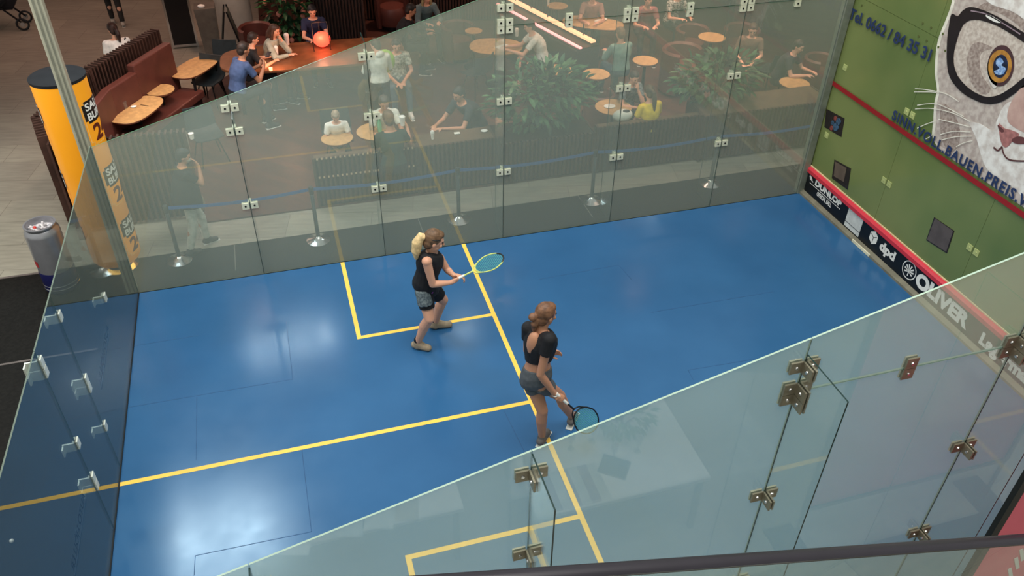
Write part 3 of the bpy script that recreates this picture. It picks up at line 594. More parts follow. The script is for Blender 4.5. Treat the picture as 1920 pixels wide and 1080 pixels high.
def hand(m, wr, d, n, s, mode='relaxed', thumb=1):
    """wr wrist, d direction of the fingers, n palm normal (palm side), thumb: +1/-1 on which side"""
    d = Vector(d).normalized(); n = Vector(n); n = (n-d*n.dot(d)).normalized(); sd = d.cross(n)*thumb
    m.ell(wr+d*.045*s, .040*s, .052*s, .017*s, (sd, d, n), 12, 8)
    m.cone(wr-d*.01*s, wr+d*.03*s, .024*s, .026*s, 10, True)
    lens = (.072, .080, .075, .058)
    for i in range(4):
        r_ = .0086*s if i < 3 else .0076*s; b = wr+d*.078*s+sd*((1.5-i)*.0195)*s-n*.0; L_ = lens[i]*s
        cr = {'relaxed': (.35, .75, 1.1), 'grip': (1.15, 2.3, 3.1), 'flat': (.06, .12, .18), 'hold': (.7, 1.4, 1.9)}[mode]; P = [b-d*.02*s, b]; p = b
        for a_, fr in zip(cr, (.45, .32, .23)):
            dd = d*math.cos(a_)+n*math.sin(a_); p = p+dd*L_*fr; P.append(p)
        m.path(P, [r_*1.08, r_*1.05, r_, r_*.92, r_*.75], 8)
    t0 = wr+d*.025*s+sd*.028*s
    td = (sd*.8+d*.75+n*.35).normalized() if mode != 'grip' else (sd*.45+d*.75+n*.7).normalized(); t1 = t0+td*.034*s
    t2 = t1+((td+d*.5+n*(.9 if mode in ('grip', 'hold') else .1)).normalized())*.028*s; t3 = t2+((d*.4+n*(1.2 if mode in ('grip', 'hold') else .2)-sd*(.6 if mode == 'grip' else 0)).normalized())*.020*s
    m.path([t0-td*.015*s, t0, t1, t2, t3], [.014*s, .0135*s, .0112*s, .0100*s, .008*s], 8)
def person(J, label, group=None, s=1.0, sk='light', hair='short', haircol=(60, 42, 32), top=None, sleeve='short', topcol2=None, bottom='trousers', bcol=(40, 42, 50), shoe=(40, 40, 42), vox=.013,
           extras=None, cat='person', hoodie=False, eyes=True, topz=(0.0, 1.0), name='person', pat=None, legend=None):
    loc = J['loc']; t = thing(name, loc, label, cat, group)
    J = {k: (Vector(v) if isinstance(v, (tuple, Vector)) else v) for k, v in J.items()}
    hm = skin(sk); m, hf = head_parts(J, s, t, hm, hair, haircol, vox)
    tube_loft(m, torso(J, s, 0, -.16, 1.0)); m.cone(J['neck']-(J['head']-J['neck']).normalized()*.03*s, J['head']-hf[3]*.05*s-hf[1]*.012*s, .056*s, .050*s, 12, True)
    for q in 'LR':
        sh, el, wr = J['sh'+q], J['el'+q], J['wr'+q]; hp, kn, an = J['hip'+q], J['kn'+q], J['an'+q]
        m.cone(J['neck'].lerp(sh, .35)-Vector((0, 0, .02*s)), sh, .05*s, .050*s, 12, True)
        m.cone(sh, el, .047*s, .036*s, 12, True); mid = el.lerp(wr, .3); m.cone(el, mid, .036*s, .037*s, 12, True); m.cone(mid, wr, .037*s, .025*s, 12, True)
        hd = J.get('hd'+q, (wr-el)); hn = J.get('hn'+q, Vector((0, 0, -1))); hand(m, wr+Vector(hd).normalized()*.012*s, hd, hn, s*1.0, J.get('hm'+q, 'relaxed'), J.get('th'+q, 1 if q == 'L' else -1))
        m.cone(hp, kn, .082*s, .054*s, 14, True); cm = kn.lerp(an, .32); bk = (kn-an).cross(Vector(J['hipR']-J['hipL'])).normalized()*.012*s
        m.cone(kn, cm-bk, .052*s, .056*s, 12, True); m.cone(cm-bk, an, .055*s, .034*s, 12, True)
        toe = J['toe'+q]; m.cone(an-Vector((0, 0, .02*s)), an.lerp(toe, .8), .034*s, .026*s, 10, True)
    remesh(m, 'body', hm, t, vox, 3)
    h, f, sd, u = hf
    if eyes:
        for q in (-1, 1): e = MB(); e.ell(h+f*.087*s+sd*q*.03*s+u*.006*s, .013*s, .008*s, .008*s, (sd, f, u), 8, 6); e.build('eye', mat('eye_dark', (40, 30, 26), .3), t)
        e = MB(); e.ell(h+f*.083*s-u*.052*s, .022*s, .008*s, .006*s, (sd, f, u), 8, 6); e.build('lips', mat('lips', (168, 92, 84), .5), t)
    hair_obj(hair, hf, s, mat('hair_%d_%d_%d' % haircol, haircol, .55, 0, .3, 25), t, vox)
    if top:
        c = MB(); g = .014*s; tube_loft(c, torso(J, s, g+.006*s, topz[0], 1.0 if sleeve == 'tank' else topz[1]))
        if sleeve == 'tank':
            for q in 'LR': mid_ = J['neck'].lerp(J['sh'+q], .45); c.cone(J['neck'], mid_, .052*s, .052*s, 12, True)
        else:
            for q in 'LR':
                sh, el, wr = J['sh'+q], J['el'+q], J['wr'+q]; c.cone(J['neck'].lerp(sh, .4)-Vector((0, 0, .03*s)), sh, .058*s, .064*s, 12, True)
                k = {'short': .62, 'cap': .42, 'long': 1.0}[sleeve]; c.cone(sh, sh.lerp(el, k), .063*s, .058*s, 14)
                if sleeve == 'long': c.cone(sh.lerp(el, .9), el, .054*s, .050*s, 12, True); c.cone(el, el.lerp(wr, .93), .050*s, .038*s, 12)
        if hoodie: c.ell(J['neck']-f*.07*s-Vector((0, 0, .0)), .10*s, .06*s, .06*s, (sd, f, u))
        remesh(c, legend or 'shirt', top, t, vox, 2)
    if bottom:
        c = MB(); g = .012*s; tube_loft(c, torso(J, s, g, -.16, .25, hips=1.02))
        k = {'trousers': 1, 'shorts': .62, 'briefs': .36, 'skirt': .75}[bottom]
        for q in 'LR':
            hp, kn, an = J['hip'+q], J['kn'+q], J['an'+q]
            if k < 1: c.cone(hp, hp.lerp(kn, k), .096*s, .096*s-.028*s*k, 16)
            else: c.cone(hp, kn, .094*s, .068*s, 14, True); c.cone(kn, kn.lerp(an, .95), .068*s, .052*s, 14)
        remesh(c, 'trousers' if k == 1 else 'shorts', bcol if hasattr(bcol, 'name') else mat('cloth_%d_%d_%d' % bcol, bcol, .8, 0, .12, 18, .2), t, vox, 2)
    for q in 'LR':
        an, toe = J['an'+q], J['toe'+q]; dd = (toe-an); dd.z = 0; dd.normalize(); c = MB(); zz = Vector((0, 0, 1)); hl = an-dd*.035*s
        base = min(an.z-.075*s, toe.z-.03*s)
        c.cone(Vector((an.x, an.y, an.z+.0*s)), Vector((an.x, an.y, an.z-.04*s)), .044*s, .046*s, 12, True); c.cone(hl-zz*.035*s, toe-dd*.02*s, .040*s, .040*s, 12, True); c.cone(an+dd*.02*s-zz*.012*s, toe-dd*.06*s+zz*.005*s, .042*s, .036*s, 12, True)
        o = remesh(c, 'shoe', mat('shoe_%d_%d_%d' % shoe, shoe, .6, 0, .1, 20), t, vox*.9, 2)
        so = MB(); mm = (hl+toe)/2; so.obox(Vector((mm.x, mm.y, (an.z+toe.z)/2-.065*s)) if abs(an.z-toe.z-.05) < .04 else mm-zz*.05*s, dd, dd.cross(zz), zz, .130*s, .034*s, .008*s); so.build('sole', mat('sole_white', (205, 205, 200), .6), o, bevel=.008)
    if extras: extras(J, hf, t, s)
    return t
def P3(loc, rz, s, d):
    M = Matrix.Translation(Vector(loc)) @ Matrix.Rotation(rz, 4, 'Z'); out = {'loc': Vector(loc)}
    for k, v in d.items():
        v2 = v
        if isinstance(v, tuple):
            v2 = (M @ (Vector(v)*s)) if k not in ('face', 'hdL', 'hdR', 'hnL', 'hnR', 'headup') else (M.to_3x3() @ Vector(v))
        out[k] = v2
    return out
def seated(loc, rz, s=1.0, lean=.08, arms='table', look=(0, 1, -.25), seat=.47, twist=0, hx=0):
    """forward is +y before rotation, right is +x"""
    z = seat+.09
    d = dict(pelvis=(0, 0, z), neck=(0, lean+.02, z+.50), chest=(0, lean*.4-.01, z+.29), shL=(-.165, lean, z+.45), shR=(.165, lean, z+.45), head=(hx, lean+.07, z+.66), hipL=(-.085, .02, z-.02), hipR=(.085, .02, z-.02),
             knL=(-.13, .42, z-.0), knR=(.13, .42, z-.0), anL=(-.13, .46, .09), anR=(.12, .38, .09), toeL=(-.15, .62, .035), toeR=(.14, .54, .035), face=look)
    if arms == 'table': d.update(elL=(-.24, lean+.14, z+.20), elR=(.24, lean+.14, z+.20), wrL=(-.12, lean+.36, z+.235), wrR=(.12, lean+.36, z+.235))
    if arms == 'lap': d.update(elL=(-.24, lean+.05, z+.18), elR=(.24, lean+.05, z+.18), wrL=(-.06, lean+.26, z+.07), wrR=(.06, lean+.28, z+.07))
    if arms == 'phone': d.update(elL=(-.22, lean+.13, z+.19), elR=(.22, lean+.13, z+.19), wrL=(-.05, lean+.33, z+.32), wrR=(.06, lean+.33, z+.32), hdL=(.2, .4, .9), hdR=(-.2, .4, .9), hnL=(.8, -.5, 0), hnR=(-.8, -.5, 0), hmL='hold', hmR='hold')
    if arms == 'cup': d.update(elL=(-.25, lean+.10, z+.20), elR=(.28, lean+.10, z+.22), wrL=(-.12, lean+.34, z+.22), wrR=(.32, lean+.33, z+.34), hdR=(-.1, .5, .6), hnR=(-.9, .2, .0), hmR='hold')
    if arms == 'chin': d.update(elL=(-.12, lean+.26, z+.22), elR=(.24, lean+.14, z+.20), wrL=(-.04, lean+.17, z+.46), wrR=(.08, lean+.36, z+.235), hdL=(.1, -.2, 1), hnL=(.3, -1, 0))
    if arms == 'forward': d.update(elL=(-.22, lean+.2, z+.22), elR=(.22, lean+.2, z+.22), wrL=(-.06, lean+.46, z+.25), wrR=(.10, lean+.46, z+.25))
    return P3(loc, rz, s, d)
def standing(loc, rz, s=1.0, lean=0.0, look=(0, 1, -.15), stride=.12, arms='side'):
    d = dict(pelvis=(0, 0, .93), neck=(0, lean, 1.45), chest=(0, lean*.4, 1.22), shL=(-.17, lean, 1.40), shR=(.17, lean, 1.40), head=(0, lean+.05, 1.61), hipL=(-.085, 0, .90), hipR=(.085, 0, .90),
             knL=(-.09, stride*.8+.03, .50), knR=(.09, -stride*.4+.04, .50), anL=(-.09, stride, .09), anR=(.09, -stride, .09), toeL=(-.10, stride+.16, .035), toeR=(.10, -stride+.16, .035), face=look)
    if arms == 'side': d.update(elL=(-.23, lean-.03, 1.12), elR=(.23, lean+.0, 1.12), wrL=(-.24, lean+.06, .86), wrR=(.24, lean+.10, .86), hnL=(1, 0, 0), hnR=(-1, 0, 0))
    if arms == 'face': d.update(elL=(-.23, lean-.03, 1.12), elR=(.20, lean+.18, 1.20), wrL=(-.24, lean+.08, .86), wrR=(.07, lean+.22, 1.42), hnL=(1, 0, 0), hdR=(-.2, -.3, 1), hnR=(0, -1, 0))
    if arms == 'front': d.update(elL=(-.24, lean+.08, 1.14), elR=(.24, lean+.08, 1.14), wrL=(-.08, lean+.30, 1.15), wrR=(.10, lean+.30, 1.15))
    return P3(loc, rz, s, d)
# ------------------------------------------------------------------ rackets
def racket(name, butt, dirv, sidev, label, framec, gripc, L=.685, hw=.098, tipc=None):
    d = Vector(dirv).normalized(); sd = Vector(sidev); sd = (sd-d*sd.dot(d)).normalized(); nz = d.cross(sd); B = Vector(butt); t = thing(name, B, label, 'racket')
    hl = .175; hc = B+d*(L-hl)
    fr = MB(); fr.path([hc+d*(hl*math.cos(a_))+sd*(hw*math.sin(a_)*(1.04 if math.cos(a_) > -.2 else 1)) for a_ in (2*PI*k/40 for k in range(40))], .0075, 8, True)
    th = hc-d*hl*.92
    for q in (-1, 1): fr.path([hc-d*hl*.72+sd*q*hw*.70, hc-d*hl*1.1+sd*q*hw*.42, B+d*.30+sd*q*.006], .007, 8)
    fr.cone(B+d*.18, B+d*.31, .009, .010, 10); fr.build('frame', framec, t)
    if tipc: tp = MB(); tp.path([hc+d*(hl*math.cos(a_))+sd*(hw*math.sin(a_)) for a_ in [-.75+1.5*k/12 for k in range(13)]], .0092, 8); tp.build('bumper', tipc, t)
    g = MB(); g.cone(B, B+d*.19, .0165, .0145, 12); g.cone(B-d*.006, B+d*.012, .0185, .0185, 12); g.build('grip', gripc, t)
    s_ = MB()
    for k in range(-8, 9):
        x = k/9*hl; w2 = hw*math.sqrt(max(0, 1-(x/hl)**2)); s_.cone(hc+d*x-sd*w2, hc+d*x+sd*w2, .0024, .0024, 4)
    for k in range(-6, 7):
        y = k/7*hw; l2 = hl*math.sqrt(max(0, 1-(y/hw)**2)); s_.cone(hc+sd*y-d*l2, hc+sd*y+d*l2, .0024, .0024, 4)
    s_.build('strings', mat('strings_teal', (70, 150, 150), .5), t); return t
# ------------------------------------------------------------------ player 1 (blonde, ready position)
def sk_(px, py, y): return V(px, py, y)
J = dict(loc=Vector((3.4, 4.5, 0)), pelvis=sk_(798, 538, 4.46), hipR=sk_(795, 545, 4.39), hipL=sk_(808, 541, 4.53), neck=sk_(812, 474, 4.38), shR=sk_(800, 490, 4.235), shL=sk_(824, 484, 4.475),
         head=sk_(813, 451, 4.34), face=Vector((1, -.05, -.30)), headup=Vector((.2, 0, 1)), elR=sk_(811, 533, 4.22), wrR=sk_(843, 530, 4.25), elL=sk_(838, 505, 4.48), wrL=sk_(850, 516, 4.36),
         knR=sk_(805, 597, 4.27), anR=sk_(783, 641, 4.41), toeR=sk_(806, 658, 4.33), knL=sk_(831, 562, 4.60), anL=sk_(816, 604, 4.72), toeL=sk_(845, 613, 4.70))
for q in ('R', 'L'):
    J['an'+q].z = .09; J['toe'+q].z = .038
J['chest'] = J['pelvis'].lerp(J['neck'], .58)+Vector((-.02, 0, .01))
butt = V(857, 523, 4.30); thr = V(887, 508, 4.33); J['hdR'] = (butt-J['wrR'])+Vector((.06, 0, 0)); J['hnR'] = Vector((.1, .9, .3)); J['hmR'] = 'grip'; J['thR'] = -1
J['hdL'] = Vector((.8, -.25, -.15)); J['hnL'] = Vector((0, -.3, -1)); J['hmL'] = 'hold'
M_tank = mat('black_sport_cloth', (24, 24, 28), .8, 0, .1, 20, .2)
def ex1(J, hf, t, s):
    c = MB(); S = torso(J, s, .022, -.06, .08, hips=1.02)
    for (x, ry_) in (('R', 1), ('L', -1)):
        hp, kn = J['hip'+x], J['kn'+x]; o_ = (hp-J['pelvis']).normalized()*.035; c.cone(hp+o_+Vector((-.01, 0, .05)), hp.lerp(kn, .42)+o_, .086, .092, 14)
    remesh(c, 'camouflage_overlay', mat('camo_grey', (72, 84, 92), .8, 0, 0, 40, rgb2=(120, 132, 134)), t, .012, 2)
    c = MB(); c.ell(J['hipR']+Vector((.06, -.085, .03)), .03, .012, .03); c.build('purple_patch', mat('purple_patch', (140, 50, 150), .6), t)
    for q in 'LR': c = MB(); c.cone(J['an'+q]+Vector((0, 0, .01)), J['an'+q]+Vector((0, 0, .045)), .044, .042, 14, True); c.build('sock', M_dark, t)
    h, f, sd, u = hf; c = MB(); c.path([h+f*.07*math.cos(a_)*1.28-f*.012+sd*.088*math.sin(a_)+u*.055 for a_ in (2*PI*k/24 for k in range(24))], .007, 6, True); c.build('hair_band', M_dark, t)
    m = MB(); b = h-f*.085+u*.035; m.path([b, b-f*.06-u*.0, b-f*.085-u*.09, b-f*.07-u*.20, b-f*.045-u*.30], [.032, .050, .060, .054, .018], 12); remesh(m, 'ponytail', mat('blonde', (222, 192, 140), .5, 0, .2, 30), t, .008, 2)
person(J, 'blonde ponytailed player in black tank top, holding a racket level with both hands', 'squash players', 1.13, 'light', 'short', (104, 78, 56), M_tank, 'tank', bottom='shorts', bcol=(22, 22, 26), shoe=(150, 134, 112), vox=.0075, extras=ex1, topz=(-.06, 1))
dv = (thr-butt); racket('squash_racket', butt-dv.normalized()*.10, dv+Vector((0, 0, -.0)), Vector((.3, .75, .35)), 'yellow-green framed racket held by the blonde player', mat('racket_lime', (196, 206, 110), .35), M_white, tipc=M_dark)
# ------------------------------------------------------------------ player 2 (brown bun, walking, seen from behind)
J = dict(loc=Vector((4.3, 2.65, 0)), pelvis=sk_(1004, 709, 2.62), hipL=sk_(996, 712, 2.68), hipR=sk_(1014, 718, 2.55), neck=sk_(1015, 622, 2.60), shL=sk_(991, 615, 2.72), shR=sk_(1030, 636, 2.45),
         head=sk_(1023, 590, 2.63), face=Vector((.95, .35, -.15)), elR=sk_(1013, 702, 2.43), wrR=sk_(1041, 740, 2.42), elL=sk_(988, 657, 2.86), wrL=sk_(1024, 664, 2.95),
         knL=sk_(1017, 770, 2.55), anL=sk_(1016, 822, 2.60), toeL=sk_(1022, 843, 2.66), knR=sk_(1050, 742, 2.66), anR=sk_(1072, 786, 2.76), toeR=sk_(1076, 803, 2.86))
J['anL'].z = .09; J['toeL'].z = .04; J['toeL'] = J['anL']+Vector((.10, .10, -.05)); J['anR'].z = .115; J['toeR'] = J['anR']+Vector((.08, .10, -.075))
J['chest'] = J['pelvis'].lerp(J['neck'], .58)+Vector((.01, .0, 0))
butt = V(1053, 747, 2.40); hc = V(1099, 788, 2.36); J['hdR'] = (butt-J['wrR']); J['hnR'] = Vector((-.6, .7, .2)); J['hmR'] = 'grip'; J['hdL'] = Vector((.8, -.2, .2)); J['hnL'] = Vector((0, -1, 0))
def ex2(J, hf, t, s):
    sd = (J['shR']-J['shL']).normalized(); up = (J['neck']-J['pelvis']).normalized(); bk = sd.cross(up).normalized(); 
    if bk.y > 0: bk = -bk
    mid = J['chest'].lerp(J['neck'], .6)
    c = MB(); P = [J['neck']-sd*.06+bk*.066-up*.01, J['neck']-sd*.045+bk*.10-up*.08, J['chest']+bk*.126+up*.04, J['chest']+bk*.126-up*.02, J['chest']+sd*.02+bk*.126+up*.04, J['neck']+sd*.045+bk*.11-up*.08, J['neck']+sd*.06+bk*.066-up*.01]
    c.ell(J['neck'].lerp(J['chest'], .42)+bk*.090, .076, .058, .15, (sd, bk, up), 14, 10); o = c.build('bare_back', skin('tan'), t)
    c = MB()
    for q in (-1, 1): c.path([J['neck']+sd*q*.055+bk*.075-up*.0, J['neck'].lerp(J['chest'], .4)+sd*q*.018+bk*.137, J['chest']+bk*.130-up*.0], .006, 6)
    c.build('strap', M_tank, t)
    c = MB(); c.path([J['wrR']+Vector((.027*math.cos(a_), .027*math.sin(a_), .0)) for a_ in (2*PI*k/14 for k in range(14))], .006, 6, True); c.build('bracelet', M_white, t)
person(J, 'brown-haired player seen from behind in black crop top and grey shorts, mid-stride', 'squash players', 1.08, 'tan', 'bun', (112, 78, 56), M_tank, 'cap', bottom='briefs', bcol=(84, 88, 92), shoe=(96, 92, 90), vox=.0075, extras=ex2, topz=(.42, 1))
racket('squash_racket', butt-(hc-butt).normalized()*.09, hc-butt, Vector((.75, .35, .45)), 'black framed racket hanging from the right hand of the brown-haired player', M_dark, M_white, .70, .125)
mb = MB(); mb.ell(G(22, 1014, .02), .02, .02, .02); tag(mb.build('squash_ball', M_white), 'small white ball at the lower left, beyond the back wall', 'ball')
# ================================================================== COLUMN, BIN, BARRIERS
c0 = Vector((-.27, 7.12, -.012)); colm = thing('lit_column', c0, 'tall glowing yellow round column with grey cap behind the rear court corner', 'advertising column')
def col_mat():
    m = mat('column_yellow', (236, 160, 34), .35, 0, .03, 2); b = m.node_tree.nodes['Principled BSDF']
    b.inputs['Emission Color'].default_value = lin((240, 140, 20)); b.inputs['Emission Strength'].default_value = .22; return m
RC = .30
mb = MB(); mb.lathe(c0, [(RC-.09, .13), (RC-.03, .15), (RC, .20), (RC, 2.66)], 40); mb.build('shell', col_mat(), colm)
mb = MB(); mb.lathe(c0, [(RC+.004, 2.655), (RC+.008, 2.69), (RC-.02, 2.705), (.12, 2.72), (.01, 2.722)], 40); mb.build('cap', mat('cap_grey', (30, 31, 34), .7, spec=.2), colm)
mb = MB(); mb.lathe(c0, [(.24, 0), (.24, .02), (.16, .035), (.14, .13)], 32); mb.build('base', M_chrome, colm)
mb = MB(); mb.lathe(c0, [(.19, .125), (.205, .13), (.205, .15), (.19, .152)], 32); mb.build('light_ring', mat('ring_light', (255, 196, 90), .5, emit=3.0), colm)
def on_col(ang, z, r=RC+.002): return c0+Vector((r*math.cos(ang), r*math.sin(ang), z))
def wrap_text(body, a_mid, z, wid, h, m, bold=.05):
    vs, fs = text_mesh(body, bold); bm = bmesh.new(); bv = [bm.verts.new(v) for v in vs]
    for f in fs: bm.faces.new([bv[i] for i in f])
    xa = min(v.x for v in vs); xb = max(v.x for v in vs)
    for k in range(1, 16): bmesh.ops.bisect_plane(bm, geom=bm.verts[:]+bm.edges[:]+bm.faces[:], plane_co=(xa+(xb-xa)*k/16, 0, 0), plane_no=(1, 0, 0))
    bm.verts.index_update(); vs = [v.co.copy() for v in bm.verts]; fs = [tuple(v.index for v in f.verts) for f in bm.faces]; bm.free(); x0 = min(v.x for v in vs); x1 = max(v.x for v in vs); mb = MB()
    mb.add([on_col(a_mid+((v.x-x0)/(x1-x0)-.5)*wid/RC, z+v.y/.69*h, RC+.004+v.z*.1) for v in vs], fs); mb.build('lettering', m, colm, smooth=False)
def wrap_rect(a_mid, z0, z1, wid, m, r, nm, hole=0):
    mb = MB(); n = 12; A = [a_mid+(k/n-.5)*wid/RC for k in range(n+1)]
    for k in range(n):
        cut = .035 if k in (0, n-1) else 0
        mb.add([on_col(A[k], z0+cut, r), on_col(A[k+1], z0+cut, r), on_col(A[k+1], z1-cut, r), on_col(A[k], z1-cut, r)], [(0, 1, 2, 3)])
    mb.build(nm, m, colm, smooth=False)
M_lbl = mat('label_black', (28, 20, 16), .5); M_brn = mat('numeral_brown', (96, 34, 16), .5); M_gold = mat('label_outline', (250, 200, 110), .5)
for zc in (2.22, 1.36, .60):
    for am in (rad(-9), rad(171)):
        wrap_rect(am, zc-.34, zc+.20, .44, M_gold, RC+.0012, 'label_outline'); wrap_rect(am, zc-.33, zc+.19, .42, _M['column_yellow'], RC+.0024, 'label_field')
        wrap_rect(am, zc-.07, zc+.20, .42, M_lbl, RC+.0036, 'label_panel')
        wrap_text('SALZ', am, zc+.085, .34, .085, M_white, .025); wrap_text('BURG', am, zc-.035, .34, .085, M_white, .025); wrap_text('24', am, zc-.29, .30, .185, M_brn, .03)
# can-shaped bin
b0 = Vector((-.93, 6.80, -.012)); bn_ = thing('can_shaped_bin', b0, 'silver and navy drinks-can shaped bin on the black mat at left', 'bin')
mb = MB(); mb.lathe(b0, [(.17, .32), (.205, .34), (.205, .86), (.20, .90), (.17, .94), (.17, .965), (.185, .97), (.185, .985), (.165, .985), (.16, .90), (.15, .86)], 40); mb.build('body', mat('can_silver', (150, 150, 154), .28, .6, .05), bn_)
mb = MB(); mb.lathe(b0, [(.17, 0), (.19, .02), (.207, .06), (.207, .34), (.205, .345)], 40); mb.build('lower_body', mat('can_navy', (28, 30, 78), .3, .2), bn_)
mb = MB(); mb.lathe(b0, [(.158, .90), (.0, .90)], 30, False)
for k in range(14):
    a_ = R.uniform(0, 6.28); r_ = R.uniform(.02, .12); mb.cone(b0+Vector((r_*math.cos(a_), r_*math.sin(a_), .90)), b0+Vector((r_*math.cos(a_)+R.uniform(-.05, .05), r_*math.sin(a_)+R.uniform(-.05, .05), .93)), .018, .014, 8, True)
o = mb.build('litter', mat('litter', (150, 146, 150), .5, 0, .2, 30, rgb2=(196, 190, 190)), bn_); tag(o, 'crumpled cans and cups inside the bin', kind='stuff')
mb = MB(); mb.ell(b0+Vector((-.06, -.01, .94)), .02, .02, .02); mb.build('red_cap', mat('cap_red', (190, 50, 40), .4), bn_)
mb = MB(); mb.path([b0+Vector((.2085*math.cos(t), .2085*math.sin(t), .10)) for t in (2*PI*k/32 for k in range(32))], .006, 6, True); mb.path([b0+Vector((.2085*math.cos(t), .2085*math.sin(t), .15)) for t in (2*PI*k/32 for k in range(32))], .004, 6, True); mb.build('trim_ring', M_chrome, bn_)
mb = MB()
for i in range(8): A = rad(205)+i*.05; mb.add([b0+Vector((.207*math.cos(A), .207*math.sin(A), .44)), b0+Vector((.207*math.cos(A+.05), .207*math.sin(A+.05), .44)), b0+Vector((.207*math.cos(A+.05), .207*math.sin(A+.05), .53)), b0+Vector((.207*math.cos(A), .207*math.sin(A), .53))], [(0, 1, 2, 3)])
mb.build('red_mark', mat('mark_red', (150, 40, 44), .5), bn_)
# stanchions and belts
def stanchion():
    t = thing('barrier_post', (0, 0, 0), '', 'barrier post', 'belt barrier posts'); mb = MB(); mb.lathe((0, 0, 0), [(.165, 0), (.168, .012), (.12, .03), (.05, .055), (.03, .075)], 32); mb.build('base', M_chrome, t, local=True)
    mb = MB(); mb.cone((0, 0, .06), (0, 0, .82), .028, .028, 18); mb.build('pole', mat('pole_grey', (120, 122, 122), .3, .8), t, local=True)
    mb = MB(); mb.lathe((0, 0, 0), [(.031, .76), (.033, .765), (.033, .855), (.028, .87)], 18); mb.build('head', mat('head_grey', (60, 62, 64), .4, .3), t, local=True); return t
st = stanchion(); SP = [G(337, 492), G(598, 452), G(860, 410), G(1106, 371), G(1331, 343), Vector((10.5, 7.05, 0))]
for i, p in enumerate(SP[:5]):
    place(st, i > 0, (p.x, 7.04, -.012), 0, 'chrome belt barrier post, ' + ('leftmost, in front of the walking figure', 'second from the left, before the parquet edge', 'third, behind the start of the short line', 'fourth, in front of the leafy planter', 'rightmost, in front of slatted planter')[i])
mb_l = ('blue belt between the two leftmost barrier posts', 'blue belt between second and third barrier posts', 'blue belt between third and fourth barrier posts', 'blue belt between fourth and rightmost barrier posts', 'blue belt running from the rightmost post to the green wall')
M_belt = mat('belt_blue', (38, 92, 160), .6, 0, .05)
for i in range(5):
    a = SP[i].x+.035; b = (SP[i+1].x-.035) if i < 4 else 10.4; mb = MB(); n = 10
    P = [Vector((a+(b-a)*k/n, 7.04, .815-.05*math.sin(PI*k/n))) for k in range(n+1)]
    for k in range(n): mb.bar(P[k], P[k+1], .002, .048)
    tag(mb.build('barrier_belt', M_belt, smooth=False), mb_l[i], 'barrier belt', 'blue barrier belts')
# ================================================================== CAFE FURNITURE
def slat_wall(name, pts, h, label, cat='slatted screen', depth=.0, pitch=.066, group=None, z0=-.006, cap=None, sw=.034, deep=.022):
    """vertical timber slats along a polyline on a dark backing"""
    t = thing(name, ((pts[0][0]+pts[-1][0])/2, (pts[0][1]+pts[-1][1])/2, z0), label, cat, group); bk = MB(); sl = MB()
    for (a, b) in zip(pts, pts[1:]):
        a = Vector((a[0], a[1], 0)); b = Vector((b[0], b[1], 0)); d = (b-a); L = d.length; d.normalize(); n = Vector((d.y, -d.x, 0)); u = Vector((0, 0, 1))
        c = (a+b)/2; bk.obox(Vector((c.x, c.y, z0+(h-.02)/2))-n*.03, d, n, u, L/2, .012, (h-.02)/2)
        k = int(L/pitch)
        for i in range(k+1): p = a+d*(i*L/max(k, 1)); sl.obox(Vector((p.x, p.y, z0+h/2+.02))+n*.0, d, n, u, sw/2, deep, h/2-.02)
    bk.build('backing', mat('screen_backing', (36, 27, 24), .7), t, smooth=False); sl.build('slats', M_choc, t, smooth=False); return t
slat_wall('slatted_screen', [(.27, 12.05), (-.66, 10.55), (-1.12, 8.95), (-.95, 8.30)], 1.42, 'dark slatted screen behind the maroon banquette, behind yellow column', deep=.085, sw=.028, pitch=.075)
slat_wall('slatted_screen', [(-.9, 8.22), (.80, 8.14)], 1.36, 'dark slatted screen end facing the court, beside the walking figure', deep=.07, sw=.03, pitch=.075)
# banquette
bq = thing('banquette', (-.1, 11, -.006), 'long maroon upholstered banquette beside the small oak tables', 'banquette')
def seg(a, b, off0, off1, z0, z1, mb):
    a = Vector((a[0], a[1], 0)); b = Vector((b[0], b[1], 0)); d = (b-a).normalized(); n = Vector((-d.y, d.x, 0))*-1
    q = [a+n*off0, b+n*off0, b+n*off1, a+n*off1]; mb.prism([Vector((v.x, v.y, z0)) for v in q], (0, 0, z1-z0))
A_, B_, B2, C_ = (-.88, 9.0), (-.54, 10.35), (-.18, 10.95), (.36, 11.85)
mb = MB(); seg(A_, B_, .06, .20, .40, 1.16, mb); seg(B_, B2, .06, .20, .40, 1.16, mb); mb.build('backrest', M_maroon, bq, smooth=False, bevel=.02)
mb = MB(); seg(B2, C_, .04, .18, .40, 1.27, mb); mb.build('backrest', M_maroon, bq, smooth=False, bevel=.02)
mb = MB(); seg(A_, B_, .18, .62, .34, .47, mb); seg(B_, C_, .18, .62, .34, .47, mb); mb.build('seat', M_maroon, bq, smooth=False, bevel=.02)
mb = MB(); seg(A_, B_, .08, .54, -.006, .34, mb); seg(B_, C_, .08, .54, -.006, .34, mb); mb.build('plinth', mat('plinth_dark', (30, 24, 24), .6), bq, smooth=False)
